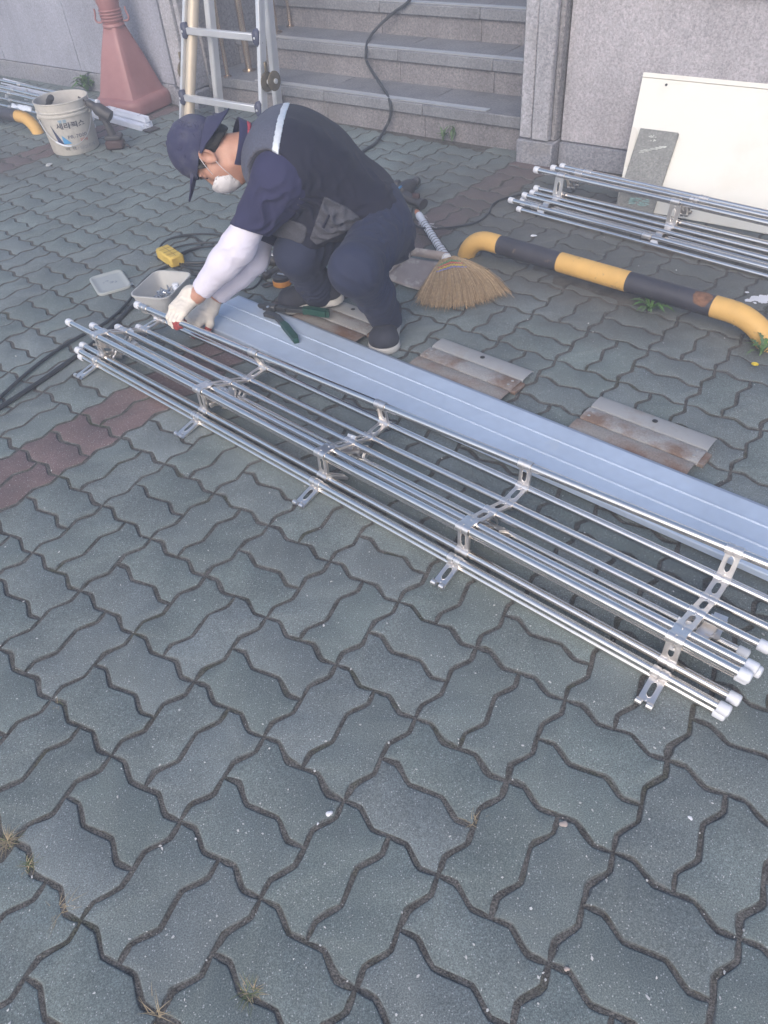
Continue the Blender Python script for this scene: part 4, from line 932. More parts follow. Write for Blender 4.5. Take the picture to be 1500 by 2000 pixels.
sm3 = [mat("straw_%d" % k, c_, .8, var=.25, vs=90, bmp=0) for k, c_ in enumerate(((.40, .285, .17), (.33, .23, .135), (.46, .335, .205)))]
core_ = MB(); P = [[mix(bel0 + neckw * (f - .5) * .075, edge(f), t) * V(1, 1, 0) + V(.018 * (f - .2) * 4 * t * (1 - t) * .5, .011 * math.sin(f * 3.14) * 4 * t * (1 - t), .006 + (.044 * (1 - t) + .030 * t * (1 - t)) * (1 - .9 * abs(f - .5))) for t in np.linspace(0, .93, 10)] for f in np.linspace(0, 1, 16)]
core_.grid(P); bh = core_.obj("bristle_head", sm3[1], bm)
for k in range(3): so_ = allst[k].obj("straw", sm3[k], bm); so_['kind'] = 'stuff'
for f_, cs in ((.20, (.10, .26, .14)), (.255, (.46, .12, .10)), (.31, (.52, .40, .08)), (.36, (.16, .18, .42))):
    b = MB(); cm = mat("stitch_thread_%d" % int(f_ * 1000), cs, .7, var=.15, vs=80)
    row = []
    for f in np.linspace(0, 1, 26):
        s_ = bel0 + neckw * (f - .5) * .075; e_ = edge(f); p_ = mix(s_, e_, f_) ; p_[2] = .0; p_ = p_ + V(.018 * (f - .2) * 2 * f_ * (1 - f_) * 2, .022 * math.sin(f * 3.14) * 2 * f_ * (1 - f_), .070 - .03 * f_ + .012 * (1 - 4 * (f - .5) ** 2) - .030 * abs(f - .5))
        row.append(p_ + ZU * .002 * (-1) ** len(row))
    b.tube(row, .0028, 6); b.obj("stitching", cm, bm)
pq = [G(752, 543, .030), G(818, 566, .012), G(872, 513, .035), G(802, 503, .075)]
panm = mat("grimy_dustpan_plastic", (.26, .225, .22), .55, var=.15, vs=12, col2=(.42, .39, .38), c2s=16, c2lo=.54, c2hi=.66, bmp=.2, bs=60, bd=.002)
pan = thing("dustpan", "grimy dark dustpan lying between the man's shoe and the broom", "dustpan", (pq[0] + pq[2]) / 2 * V(1, 1, 0))
b = MB(); n = 12; P = []
for i in range(n + 1):
    u = i / n; row = []
    for j in range(n + 1):
        v = j / n; p_ = mix(mix(pq[0], pq[1], u), mix(pq[3], pq[2], u), v); p_ = p_ + ZU * (-.005 * math.sin(math.pi * u) * (1 - v * .3) + .008 * math.sin(math.pi * v)); row.append(p_)
    P.append(row)
b.grid(P); solidify(b.obj("scoop", panm, pan), .003)
b = MB(); e0 = [mix(pq[3], pq[2], u) + ZU * .008 for u in np.linspace(0, 1, 8)]; b.grid([[p_, p_ + ZU * .028 + unit(pq[3] - pq[0]) * .012] for p_ in e0]); solidify(b.obj("back_wall", panm, pan), .003)
b = MB(); e0 = [mix(pq[0], pq[3], u) + ZU * .002 for u in np.linspace(0, 1, 8)]; b.grid([[p_, p_ + ZU * (.004 + .03 * i / 7) - unit(pq[1] - pq[0]) * .006] for i, p_ in enumerate(e0)]); solidify(b.obj("side_wall", panm, pan), .003)
b = MB(); mp_ = mix(pq[3], pq[0], .5) + ZU * .025; hd_ = unit((pq[0] - pq[1]) * V(1, 1, 0)); b.tube(smoothpath([mp_, mp_ + hd_ * .05 + ZU * .005, mp_ + hd_ * .11 - ZU * .02], 4), [.010] * 4 + [.013] * 5, 12); b.obj("handle", panm, pan)
yw = G(818, 585, .0)
# ================================================================ RIVETER ON THE PANEL
grn = mat("green_grip_rubber", (.014, .062, .048), .45, var=.1, vs=40, bmp=.05)
gun = mat("dark_tool_steel", (.06, .062, .066), .4, .4, var=.2, vs=40, bmp=.1, bs=200)
zt = .048
rv = thing("hand_riveter", "hand riveter with dark jaws and green grips lying on the blue panel", "hand tool", G(525, 608, .03))
Hh = G(522, 604, zt); J = G(536, 610, zt)
def flatbar(b, pts, ws, h):
    pts = [np.asarray(p, float) for p in pts]
    for i in range(len(pts) - 1):
        d = pts[i + 1] - pts[i]; s_ = unit(np.cross(ZU, d)); a = [pts[i] - s_ * ws[i], pts[i] + s_ * ws[i], pts[i + 1] + s_ * ws[i + 1], pts[i + 1] - s_ * ws[i + 1]]
        b.prism([p - ZU * h for p in a], ZU * 2 * h)
b = MB(); b.box(G(527, 600, zt), unit(G(545, 605, zt) - G(513, 598, zt)) * .030, np.cross(ZU, unit(G(545, 605, zt) - G(513, 598, zt))) * .014, ZU * .013, ch=.004); b.lathe(G(513, 598, zt), unit(G(513, 598, zt) - G(545, 605, zt)), [(.010, -.005), (.010, .012), (.006, .02)], 14, capt=True); b.obj("head", gun, rv)
b = MB(); flatbar(b, [G(522, 598, zt), G(560, 604, zt), G(600, 606, zt)], [.014, .011, .009], .008); up_ = b.obj("upper_lever", gun, rv)
b = MB(); flatbar(b, [G(592, 606, zt), G(604, 606, zt), G(638, 612, zt), G(643, 612, zt)], [.010, .0125, .0125, .010], .012); b.obj("grip", grn, up_)
b = MB(); flatbar(b, [G(518, 612, zt), G(540, 618, zt - .004), G(556, 636, zt - .006)], [.013, .011, .009], .007); lo_ = b.obj("lower_lever", gun, rv)
b = MB(); flatbar(b, [G(552, 632, zt - .005), G(558, 638, zt - .006), G(576, 660, zt - .007), G(579, 666, zt - .007)], [.010, .0125, .012, .009], .0095); b.obj("grip", grn, lo_)
b = MB(); b.lathe(G(523, 600, zt + .0125), ZU, [(.006, 0), (.006, .003), (.003, .004)], 12, capt=True); b.obj("pivot_pin", zinc, rv)
# ================================================================ WEEDS, TUFTS, LITTER
leafm = mat("weed_leaf", (.085, .18, .05), .55, var=.2, vs=40, bmp=.1, bs=200, trans=0)
leafd = mat("dusty_weed_leaf", (.085, .14, .065), .6, var=.2, vs=40, bmp=.1, bs=200)
def leaf_mesh(name, L, w_, lobes, m, arch):
    b = MB(); n = 13; P = []
    for i in range(n):
        t = i / (n - 1); ww = w_ * math.sin(math.pi * min(1, t * .9 + .08)) ** .8 * (.55 + .45 * t) * (1 if not lobes else (1 if i % 2 == 0 else .45)); z = arch * math.sin(math.pi * t * .8) - .1 * L * t * t
        P.append([(t * L, -ww, z + ww * .35), (t * L, 0, z), (t * L, ww, z + ww * .35)])
    b.grid(P); return b.mesh(name, m)
lm = [leaf_mesh("leaf", .11, .014, True, leafm, .035), leaf_mesh("leaf", .085, .012, True, leafd, .025), leaf_mesh("leaf", .13, .022, False, leafm, .06), leaf_mesh("leaf", .05, .006, False, leafd, .025)]
def weed(name, label, c, n, which, scale, seed, tilt=(.05, .5), spread=6.28, a0=0):
    t = thing(name, label, "weed", c); r = random.Random(seed)
    for i in range(n):
        o = bpy.data.objects.new("leaf", lm[r.choice(which)]); COL.objects.link(o); o.parent = t
        o.rotation_euler = (r.uniform(-.3, .3), -r.uniform(*tilt), a0 + spread * i / n + r.uniform(-.3, .3)); s_ = scale * r.uniform(.6, 1.15); o.scale = (s_, s_, s_); o.location = (r.uniform(-.006, .006), r.uniform(-.006, .006), .007)
    return t
weed("dandelion_weed", "jagged green dandelion rosette in front of the yellow and black pipe", G(1268, 610), 17, [0, 0, 1], 1.0, 1, (.05, .5))
wd = weed("dandelion_weed", "dandelion plant with a yellow flower below the pipe's right bend", G(1484, 696), 12, [1, 1, 0], .95, 2, (.05, .6))
b = MB(); fc = G(1474, 713, .012)
for k in range(16):
    a = 2 * math.pi * k / 16; d = V(math.cos(a), math.sin(a), .35); b.add([fc, fc + d * .011 + V(-math.sin(a), math.cos(a), 0) * .002, fc + d * .012, fc + d * .011 - V(-math.sin(a), math.cos(a), 0) * .002], [(0, 1, 2, 3)])
b.lathe(fc, ZU, [(.005, .0), (.003, .004)], 8, capt=True)
b.obj("flower", mat("yellow_petal", (.62, .46, .04), .6), wd)
weed("broadleaf_weed", "bushy green weed between the bucket and the red cone", G(172, 180), 30, [2, 2, 0], 1.0, 3, (.1, .9))
weed("broadleaf_weed", "small green weed at the foot of the left granite wall", G(32, 146), 9, [2], .95, 4, (.3, 1.2))
weed("broadleaf_weed", "sprig of weed at the bottom step right of the hanging cable", G(866, 277), 9, [3, 1], .95, 5, (.4, 1.3))
weed("broadleaf_weed", "reddish tall sprig beside the green weed at the bottom step", G(882, 279), 5, [3], 1.8, 6, (1.0, 1.5))
weed("broadleaf_weed", "small green weed at the stair foot behind the man's back", G(612, 229), 8, [3, 1], 1.1, 7, (.5, 1.3))
weed("broadleaf_weed", "tiny green weed at the stair foot right of the man's back", G(693, 243), 7, [3], 1.1, 8, (.5, 1.3))
strw = mat("dry_grass", (.34, .27, .17), .8, var=.25, vs=60, bmp=0); grs = mat("green_grass", (.13, .16, .06), .7, var=.25, vs=60, bmp=0)
def tuft(label, c, n, L, seed, green=.3, flatk=1.0):
    r = random.Random(seed); t = thing("grass_tuft", label, "grass tuft", c)
    for part, mm_, cnt in (("dry_blades", strw, int(n * (1 - green))), ("green_blades", grs, int(n * green))):
        if cnt == 0: continue
        b = MB()
        for i in range(cnt):
            a = r.uniform(0, 6.28); l_ = L * r.uniform(.45, 1.1); up = r.uniform(.15, .95) * flatk; d = V(math.cos(a), math.sin(a), 0); p0 = c + V(r.gauss(0, .005), r.gauss(0, .005), -.004); s_ = V(-math.sin(a), math.cos(a), 0) * .0009
            pts = [p0 + d * l_ * (t_ * .9) + ZU * l_ * up * (t_ - .55 * t_ * t_) for t_ in (0, .35, .7, 1)]; b.grid([[p_ - s_ * (1 - j / 3.3), p_ + s_ * (1 - j / 3.3)] for j, p_ in enumerate(pts)])
        b.obj(part, mm_, t)
tuft("dry grass tuft in a joint at the left edge of the near paving", G(14, 1643), 70, .035, 1, .25)
tuft("small greenish grass tuft just right of the dry tuft at the left edge", G(56, 1688), 50, .028, 2, .5)
tuft("tangle of dry pale roots lying over a joint near the lower left", G(118, 1772), 16, .05, 3, .0, .35)
tuft("dry stalky tuft in a joint at the bottom edge of the photo", G(306, 1978), 18, .045, 4, .0, .8)
tuft("yellowish green tuft in a joint near the bottom, right of the dry stalks", G(488, 1940), 55, .032, 5, .5)
tuft("tiny straw tuft in a joint below the feet of the drying rack", G(115, 1376), 18, .022, 6, .4)
tuft("small straw wisp in a joint left of the brown pebble", G(925, 1603), 16, .03, 7, .0, .5)
def lump(name, label, cat, c, r, m, seed, flat=.45):
    b = MB(); rr_ = random.Random(seed); ph = [rr_.uniform(0, 6) for _ in range(4)]
    rs_ = []
    for i in range(7):
        th = math.pi * i / 6 * .98 + .01; row = []
        for k in range(14):
            a = 2 * math.pi * k / 14; q_ = r * (1 + .22 * math.sin(2 * a + ph[0]) + .14 * math.sin(3 * a + ph[1] + th)); row.append(c + V(q_ * math.sin(th) * math.cos(a), q_ * math.sin(th) * math.sin(a), r * flat * (1 - math.cos(th)) / 1.0))
        rs_.append(row)
    rings(b, rs_[::-1], True, True); return tag(b.obj(name, m), label, cat)
wl = mat("white_lump", (.72, .72, .76), .7, var=.1); bl = mat("buff_pebble", (.40, .33, .30), .8, var=.15)
lump("plaster_lump", "white lump of plaster on a joint in the near paving", "lump", G(643, 1590), .0062, wl, 1)
lump("plaster_lump", "tiny white crumb just left of the white plaster lump", "lump", G(621, 1609), .0024, wl, 2)
lump("pebble", "flat buff pebble on the near paving right of the straw wisp", "pebble", G(1101, 1610), .0068, bl, 3, .25)
lump("pebble", "small buff pebble in the joint near the bottom right", "pebble", G(1107, 1893), .0042, bl, 4)
lump("chip", "angular white chip on a paver at the right of the near paving", "stone chip", G(1348, 1598), .0042, wl, 5, .3)
lump("chip", "pale stone chip on the paving just below the white bucket", "stone chip", G(96, 323), .022, chip, 6, .2)
lump("chip", "white sliver lying behind the black band of the pipe", "stone chip", G(1042, 461), .012, wl, 7, .2)
b = MB(); rps = random.Random(9)
for i in range(60):
    c = G(1487 + rps.gauss(0, 14), 584 + rps.gauss(0, 5), .0035); r_ = abs(rps.gauss(0, .007)) + .002; b.add([c + V(r_ * math.cos(a) * rps.uniform(.6, 1.2), r_ * math.sin(a) * rps.uniform(.6, 1.2), 0) for a in np.linspace(0, 6.28, 10)[:-1]], [tuple(range(9))])
for i_ in range(0, len(b.v)): b.v[i_] = (b.v[i_][0], b.v[i_][1], .0035 + .00003 * (i_ // 9))
tag(b.obj("paint_splash", mat("white_paint", (.68, .69, .74), .7, var=.05), smooth=False), "splash of white paint on the paving behind the pipe's right end", "paint splash")
# ================================================================ THE MAN (sculpted as distance fields, one surface per garment)
class SDF:
    def __init__(s, lo, hi, h):
        s.lo = np.array(lo, float); s.h = h; s.n = np.ceil((np.array(hi) - s.lo) / h).astype(int) + 1
        s.F = np.full(tuple(s.n), .5, np.float32)
    def _sub(s, lo, hi):
        i0 = np.maximum(0, np.floor((np.array(lo) - s.lo) / s.h).astype(int)); i1 = np.minimum(s.n, np.ceil((np.array(hi) - s.lo) / s.h).astype(int) + 1)
        i1 = np.maximum(i1, i0)
        sl = tuple(slice(a, b) for a, b in zip(i0, i1))
        ax = [s.lo[k] + s.h * np.arange(i0[k], i1[k]) for k in range(3)]
        return sl, np.meshgrid(*ax, indexing='ij')
    def _join(s, sl, d, k, op):
        f = s.F[sl]
        if f.size == 0: return
        if op == 'u':
            if k > 0:
                hh = np.clip(.5 + .5 * (f - d) / k, 0, 1); r = f * (1 - hh) + d * hh - k * hh * (1 - hh)
            else: r = np.minimum(f, d)
        elif op == 's':
            d = -d; hh = np.clip(.5 - .5 * (f - d) / max(k, 1e-6), 0, 1); r = f * (1 - hh) + d * hh + k * hh * (1 - hh)
        s.F[sl] = r
    def cap(s, a, b, ra, rb=None, k=.02, op='u', sq=None):
        a = np.asarray(a, float); b = np.asarray(b, float); rb = ra if rb is None else rb; R_ = max(ra, rb) + .05 + k
        sl, (X, Y, Z) = s._sub(np.minimum(a, b) - R_, np.maximum(a, b) + R_)
        ab = b - a; L2 = max(ab @ ab, 1e-9)
        px, py, pz = X - a[0], Y - a[1], Z - a[2]
        t = np.clip((px * ab[0] + py * ab[1] + pz * ab[2]) / L2, 0, 1)
        d = np.sqrt((px - t * ab[0]) ** 2 + (py - t * ab[1]) ** 2 + (pz - t * ab[2]) ** 2) - (ra + (rb - ra) * t)
        s._join(sl, d, k, op); return s
    def ell(s, c, ax, r, k=.02, op='u'):
        c = np.asarray(c, float); ax = [unit(a) for a in ax]; R_ = max(r) + .05 + k
        sl, (X, Y, Z) = s._sub(c - R_, c + R_); q0 = 0; q1 = 0
        for a, rr in zip(ax, r):
            p = (X - c[0]) * a[0] + (Y - c[1]) * a[1] + (Z - c[2]) * a[2]; q0 = q0 + (p / rr) ** 2; q1 = q1 + (p / rr ** 2) ** 2
        k0 = np.sqrt(q0); k1 = np.sqrt(q1) + 1e-9
        s._join(sl, k0 * (k0 - 1) / k1, k, op); return s
    def grid(s):
        ax = [s.lo[k] + s.h * np.arange(s.n[k]) for k in range(3)]; return np.meshgrid(*ax, indexing='ij')
    def half(s, c, nrm):
        """keep the side the normal points away from"""
        X, Y, Z = s.grid(); nrm = unit(nrm); s.F = np.maximum(s.F, ((X - c[0]) * nrm[0] + (Y - c[1]) * nrm[1] + (Z - c[2]) * nrm[2]).astype(np.float32)); return s
    def wrinkle(s, c, d, amp, wl, rad, ph=0.0, bend=None):
        """soft folds running across direction d around the point c"""
        c = np.asarray(c, float); d = unit(d); R_ = rad * 2.2; sl, (X, Y, Z) = s._sub(c - R_, c + R_)
        if s.F[sl].size == 0: return s
        px, py, pz = X - c[0], Y - c[1], Z - c[2]; u = px * d[0] + py * d[1] + pz * d[2]
        o = unit(np.cross(d, (.31, .57, .76))); v_ = px * o[0] + py * o[1] + pz * o[2]
        wv = u + .35 * wl * np.sin(v_ / wl * 1.7 + ph) + .22 * wl * np.sin(pz / wl * 2.3 + ph * 2) + .12 * wl * np.sin(v_ / wl * 4.1 + u / wl * 1.3)
        fold = 1 - 2 * np.abs(np.sin(np.pi * wv / wl + ph)) ** .8
        mod = .55 + .45 * np.sin(v_ / wl * 1.1 + ph * 3 + .8 * np.sin(u / wl * 1.9)) * np.cos(u / wl * .8 + ph)
        s.F[sl] += (-1.25 * amp * fold * mod * np.exp(-(px ** 2 + py ** 2 + pz ** 2) / rad ** 2)).astype(np.float32); return s
    def copy(s):
        o = SDF.__new__(SDF); o.lo, o.h, o.n, o.F = s.lo, s.h, s.n, s.F.copy(); return o
    def mesh(s, name, m, parent, smooth_it=1):
        F = s.F; ins = F < 0
        c = np.zeros(tuple(np.array(F.shape) - 1), np.uint8)
        for i in (0, 1):
            for j in (0, 1):
                for k in (0, 1): c += ins[i:F.shape[0] - 1 + i, j:F.shape[1] - 1 + j, k:F.shape[2] - 1 + k]
        act = np.argwhere((c > 0) & (c < 8)); idx = np.full(c.shape, -1, np.int64); idx[tuple(act.T)] = np.arange(len(act))
        if len(act) == 0: raise RuntimeError("empty surface " + name)
        P = np.zeros((len(act), 3)); cnt = np.zeros(len(act)); corners = [(i, j, k) for i in (0, 1) for j in (0, 1) for k in (0, 1)]
        for a in corners:
            for b in corners:
                if sum(abs(x - y) for x, y in zip(a, b)) == 1 and a < b:
                    fa = F[tuple((act + a).T)]; fb = F[tuple((act + b).T)]; sg = (fa < 0) != (fb < 0)
                    t = np.where(sg, fa / np.where(sg, fa - fb, 1), 0)
                    P += np.where(sg[:, None], np.array(a) + t[:, None] * (np.array(b) - np.array(a)), 0); cnt += sg
        P = (P / cnt[:, None] + act) * s.h + s.lo; quads = []
        for ax in range(3):
            A_ = [slice(None)] * 3; B_ = [slice(None)] * 3; A_[ax] = slice(0, -1); B_[ax] = slice(1, None)
            e = np.argwhere(ins[tuple(A_)] != ins[tuple(B_)]); o1, o2 = [(1, 2), (2, 0), (0, 1)][ax]
            e = e[(e[:, o1] > 0) & (e[:, o2] > 0) & (e[:, o1] < F.shape[o1] - 1) & (e[:, o2] < F.shape[o2] - 1)]
            up = ins[tuple(e.T)]; d1 = np.zeros(3, int); d1[o1] = 1; d2 = np.zeros(3, int); d2[o2] = 1
            q = np.stack([idx[tuple((e - d1 - d2).T)], idx[tuple((e - d2).T)], idx[tuple(e.T)], idx[tuple((e - d1).T)]], 1)
            quads.append(np.where(up[:, None], q, q[:, ::-1]))
        Q = np.concatenate(quads); Q = Q[(Q >= 0).all(1)]
        for _ in range(smooth_it):
            S = np.zeros_like(P); n_ = np.zeros(len(P))
            for k in range(4): np.add.at(S, Q[:, k], P[Q[:, (k + 1) % 4]]); np.add.at(n_, Q[:, k], 1); np.add.at(S, Q[:, k], P[Q[:, k - 1]]); np.add.at(n_, Q[:, k], 1)
            P = .5 * P + .5 * S / np.maximum(n_, 1)[:, None]
        me = bpy.data.meshes.new(name); me.vertices.add(len(P)); me.vertices.foreach_set("co", P.astype(np.float32).ravel())
        me.loops.add(Q.size); me.loops.foreach_set("vertex_index", Q.ravel().astype(np.int32)); me.polygons.add(len(Q))
        me.polygons.foreach_set("loop_start", np.arange(0, Q.size, 4, dtype=np.int32)); me.update(calc_edges=True); me.validate()
        me.materials.append(m); me.shade_smooth(); return link(name, me, parent)

def cloth(name, col, var=.12, bmp=.35, sheen=.04, bs=900, col2=None, c2s=5, vs=9):
    return mat(name, col, .85, var=var, vs=vs, bmp=bmp, bs=bs, bd=.0006, sheen=sheen, spec=.2, col2=col2, c2s=c2s)
navy = cloth("navy_trousers", (.028, .034, .066)); black_c = cloth("black_vest", (.019, .020, .036)); tee = cloth("navy_shirt", (.032, .033, .080))
yoke_m = cloth("heather_yoke", (.082, .090, .128), .2, .5, bs=500, vs=200); pock = cloth("charcoal_mesh", (.072, .074, .092), .2, .6, bs=600, vs=220)
cap_m = cloth("navy_cap", (.040, .042, .088), .14, col2=(.075, .078, .115), c2s=9); white_c = cloth("white_arm_sleeve", (.64, .62, .74), .03, .25)
glove_m = cloth("cream_knit_glove", (.66, .61, .55), .07, .8, bs=420, vs=60); glove_r = cloth("red_latex_palm", (.30, .055, .055), .25, .7, bs=200, vs=120)
shoe_m = cloth("dark_mesh_shoe", (.036, .038, .052), .2, .8, bs=500); sole_m = mat("grey_white_sole", (.42, .41, .40), .7, var=.12, vs=40, bmp=.2, bs=200)
refl = mat("reflective_tape", (.58, .62, .68), .35, .2, var=.08, vs=50, bmp=.15, bs=200); piping = cloth("grey_piping", (.085, .085, .11))
skinm, t_, b_ = nodes("skin"); p_ = pos_out(t_)
c_ = mixc(t_, ramp(t_, noise(t_, 26, 4, .6, src=p_), [(.35, 0.0), (.65, 1.0)]), (.43, .225, .165), (.50, .275, .205)); c_ = mixc(t_, ramp(t_, noise(t_, 300, 2, src=p_), [(.6, 0.0), (.8, .35)]), c_, (.34, .15, .11))
t_.links.new(c_, b_.inputs["Base Color"]); b_.inputs["Roughness"].default_value = .5; b_.inputs["Subsurface Weight"].default_value = .12; b_.inputs["Subsurface Radius"].default_value = (.01, .004, .002); b_.inputs["Subsurface Scale"].default_value = .3
bump(t_, b_, noise(t_, 700, 3, src=p_), .25, .0006)
hairm = mat("dark_hair", (.022, .020, .020), .55, var=.4, vs=300, bmp=.8, bs=500, bd=.002); maskm = cloth("white_mask", (.62, .60, .62), .03, .3)

# joints
HN, HF = V(.082, 2.585, .335), V(.045, 2.79, .35); KN, KF = G(692, 528, .38), V(-.215, 2.53, .305); AN, AF = V(.075, 2.475, .10), V(-.175, 2.675, .10)
SN, SF = V(-.235, 2.445, .600), V(-.225, 2.77, .575); EN_, EF = V(-.405, 2.475, .372), V(-.385, 2.60, .275); WN_, WF_ = V(-.590, 2.510, .195), V(-.562, 2.625, .115)
PC, MC, CC = AT(718, 416, 2.69), AT(630, 337, 2.665), AT(560, 303, 2.615); NB, HC = V(-.335, 2.590, .632), V(-.452, 2.575, .645)
LATv = unit(SN - SF)
man = thing("person", "man crouching in dark vest, navy cap and white mask, gloved hands on rack", "person", V(-.05, 2.6, 0))
LO_, HI_ = (-.80, 2.10, -.01), (.36, 3.0, .80)
# head frame: hu towards the crown, hn where the face looks, hs towards the near ear
hu = unit(V(-.95, .03, .20)); hn = V(-.16, -.10, -.98); hn = unit(hn - hu * (hn @ hu)); hs = np.cross(hu, hn)
if hs[1] > 0: hs = -hs
def HP(s_, n_, u_): return HC + hs * s_ + hn * n_ + hu * u_
# ---- one continuous body
B_ = SDF((-.82, 2.12, -.01), (.34, 3.0, .80), .0045)
for a, b, ra, rb in ((HN, KN, .085, .058), (KN, AN, .056, .036), (HF, KF, .085, .058), (KF, AF, .056, .036), (SN, EN_, .048, .040), (EN_, WN_, .041, .028), (SF, EF, .048, .040), (EF, WF_, .041, .028), (SN, SF, .05, .05)): B_.cap(a, b, ra, rb, .03)
for c, hw, r in ((PC, .06, .115), (MC, .06, .115), (CC, .07, .115)): B_.cap(c - LATv * hw, c + LATv * hw, r, r, .05)
B_.cap(CC, NB, .085, .058, .05).cap(NB, HP(0, -.018, -.075), .058, .055, .03)
# feet stubs and hand stubs inside shoes and gloves
B_.cap(AN - ZU * .045, V(.06, 2.40, .045), .030, .028).cap(AF - ZU * .045, V(-.26, 2.69, .045), .028, .026)
HNp, HFp = V(-.632, 2.500, .168), V(-.592, 2.615, .092)
B_.cap(WN_, HNp, .027, .018, .01).cap(WF_, HFp, .027, .018, .01)
# head
B_.ell(HP(0, -.012, .035), (hs, hn, hu), (.074, .094, .092), .02).ell(HP(0, .030, -.035), (hs, hn, hu), (.060, .062, .080), .03).cap(HP(0, .040, -.090), HP(0, .078, -.096), .032, .022, .03).ell(HP(0, .055, -.05), (hs, hn, hu), (.055, .05, .055), .03)
for s_ in (-1, 1):
    B_.ell(HP(s_ * .046, .052, -.02), (hs, hn, hu), (.022, .026, .024), .02)                      # cheekbone
    B_.ell(HP(s_ * .030, .078, .012), (hs, hn, hu), (.020, .012, .013), .012, 's')                # eye socket
    B_.ell(HP(s_ * .030, .072, .010), (hs, hn, hu), (.015, .014, .013), .006)                     # eyeball
    B_.cap(HP(s_ * .014, .086, .030), HP(s_ * .048, .074, .028), .008, .007, .01)                 # brow ridge
    B_.cap(HP(s_ * .052, .016, -.088), HP(s_ * .012, .070, -.098), .018, .016, .025)              # jaw
    eo = HP(s_ * .077, -.004, -.004)
    a_ = unit(hu * .95 - hn * .3); n_ = np.cross(hs, a_)
    for q in range(14):                                                                           # ear: rim, lobe, bowl
        t = -2.5 + q * .36; t2_ = t + .36; f = lambda x: eo + a_ * (.028 * math.cos(x)) - n_ * 0 + unit(np.cross(a_, hs)) * (.019 * math.sin(x)) + hs * s_ * (.006 + .006 * math.cos(x - .8))
        B_.cap(f(t), f(t2_), .0055, .0055, .004)
    B_.ell(eo + hs * s_ * .000, (hs, a_, np.cross(hs, a_)), (.008, .026, .017), .006)
    B_.ell(eo + hs * s_ * .009 + a_ * .002, (hs, a_, np.cross(hs, a_)), (.007, .015, .010), .004, 's')
    B_.ell(eo - a_ * .028 + hs * s_ * .004, (hs, a_, np.cross(hs, a_)), (.007, .010, .009), .008)
B_.cap(HP(0, .086, .018), HP(0, .112, -.028), .009, .013, .012).ell(HP(0, .108, -.030), (hs, hn, hu), (.018, .012, .012), .01)   # nose
B_.cap(HP(-.02, .090, -.060), HP(.02, .090, -.060), .008, .008, .012)                              # lips
HSC = .86
def shrink(o):
    """the head is carved oversize and brought to size about its centre, fading out along the neck"""
    if o.type == 'MESH':
        me = o.data; P = np.zeros(len(me.vertices) * 3, np.float32); me.vertices.foreach_get("co", P); P = P.reshape(-1, 3).astype(float)
        u = (P - HC) @ hu; dist = np.linalg.norm(P - HC, axis=1); t = np.clip((u + .15) / .06, 0, 1); t = t * t * (3 - 2 * t); nn_ = np.clip(((P - HC) @ hn - .14) / .05, 0, 1); t = t * (dist < .26) * (1 - nn_)
        P = HC + (P - HC) * (1 - (1 - HSC) * t)[:, None]; me.vertices.foreach_set("co", P.astype(np.float32).ravel()); me.update()
    for c in o.children: shrink(c)
body = B_.mesh("body", skinm, man)
# ---- hair: under the cap's edge, thick at the temple and nape
Hs = SDF(HC - .16, HC + .16, .0035)
Hs.ell(HP(0, -.016, .036), (hs, hn, hu), (.0785, .099, .096), .01); Hs.ell(HP(0, -.055, -.035), (hs, hn, hu), (.062, .048, .05), .02)
Hs.ell(HP(0, .085, -.030), (hs, hn, hu), (.12, .075, .075), .012, 's'); Hs.ell(HP(0, .01, -.100), (hs, hn, hu), (.12, .105, .075), .012, 's')
for s_ in (-1, 1): Hs.ell(HP(s_ * .082, -.004, -.014), (hs, hn, hu), (.022, .026, .034), .006, 's'); Hs.cap(HP(s_ * .073, .040, .030), HP(s_ * .070, .034, .002), .008, .005, .008)
Hs.wrinkle(HC, hu + hs * .3, .0016, .011, .14)
hair = Hs.mesh("hair", hairm, body)
# ---- cap
Cp = SDF(HC - .19, HC + .19, .0035)
Cp.ell(HP(0, -.010, .048), (hs, hn, hu), (.092, .112, .108), .01)
Cp.half(HP(0, 0, .024), -hu + hn * .15); inner = Cp.copy(); 
Ci = SDF(HC - .19, HC + .19, .0035); Ci.ell(HP(0, -.010, .044), (hs, hn, hu), (.086, .106, .103), .01); Cp.F = np.maximum(Cp.F, -Ci.F)
Cp.wrinkle(HP(0, -.06, .10), hn + hu * .4, .0022, .05, .10, 1.0); Cp.wrinkle(HP(.06, .03, .09), hu - hn * .5, .0016, .04, .08, 2)
capo = Cp.mesh("cap", cap_m, man)
b = MB()                                     # brim: a curved tongue over the brow
P = []
for i in range(13):
    f = (i / 12 * 2 - 1); row = []
    for j in range(8):
        t = j / 7; ln = .072 * math.sqrt(max(0, 1 - (abs(f)) ** 3.5)) ; a = f * .95
        row.append(HP(.086 * math.sin(a) * (1 - .03 * t), -.006 + .104 * math.cos(a) + ln * t, .052 + .018 * t - .004 * f * f * t - .012 * (1 - math.cos(a))))
    P.append(row)
b.grid(P); solidify(b.obj("brim", cap_m, capo), .004)
b = MB(); P = []                             # back of the cap flaring away from the nape
for i in range(15):
    f = i / 14 * 2 - 1; row = []
    for j in range(9):
        t = j / 8; a = f * 1.5
        r_n = -.110 * math.cos(a) ; r_s = .090 * math.sin(a); flare = .020 * t + .024 * t * t
        row.append(HP(r_s * (1.04 + .12 * t), -.006 + r_n * (1.03 + .02 * t) - flare * math.cos(a) * .8, .024 - .015 * max(0, math.cos(a)) - .080 * t * max(.12, 1 - f * f)))
    P.append(row)
b.grid(P); solidify(b.obj("cap_back", cap_m, capo), .0035)
b = MB(); b.lathe(HP(0, -.012, .1555), hu, [(.010, -.004), (.009, .002), (.004, .004)], 14, capt=True); b.obj("cap_button", cap_m, capo)
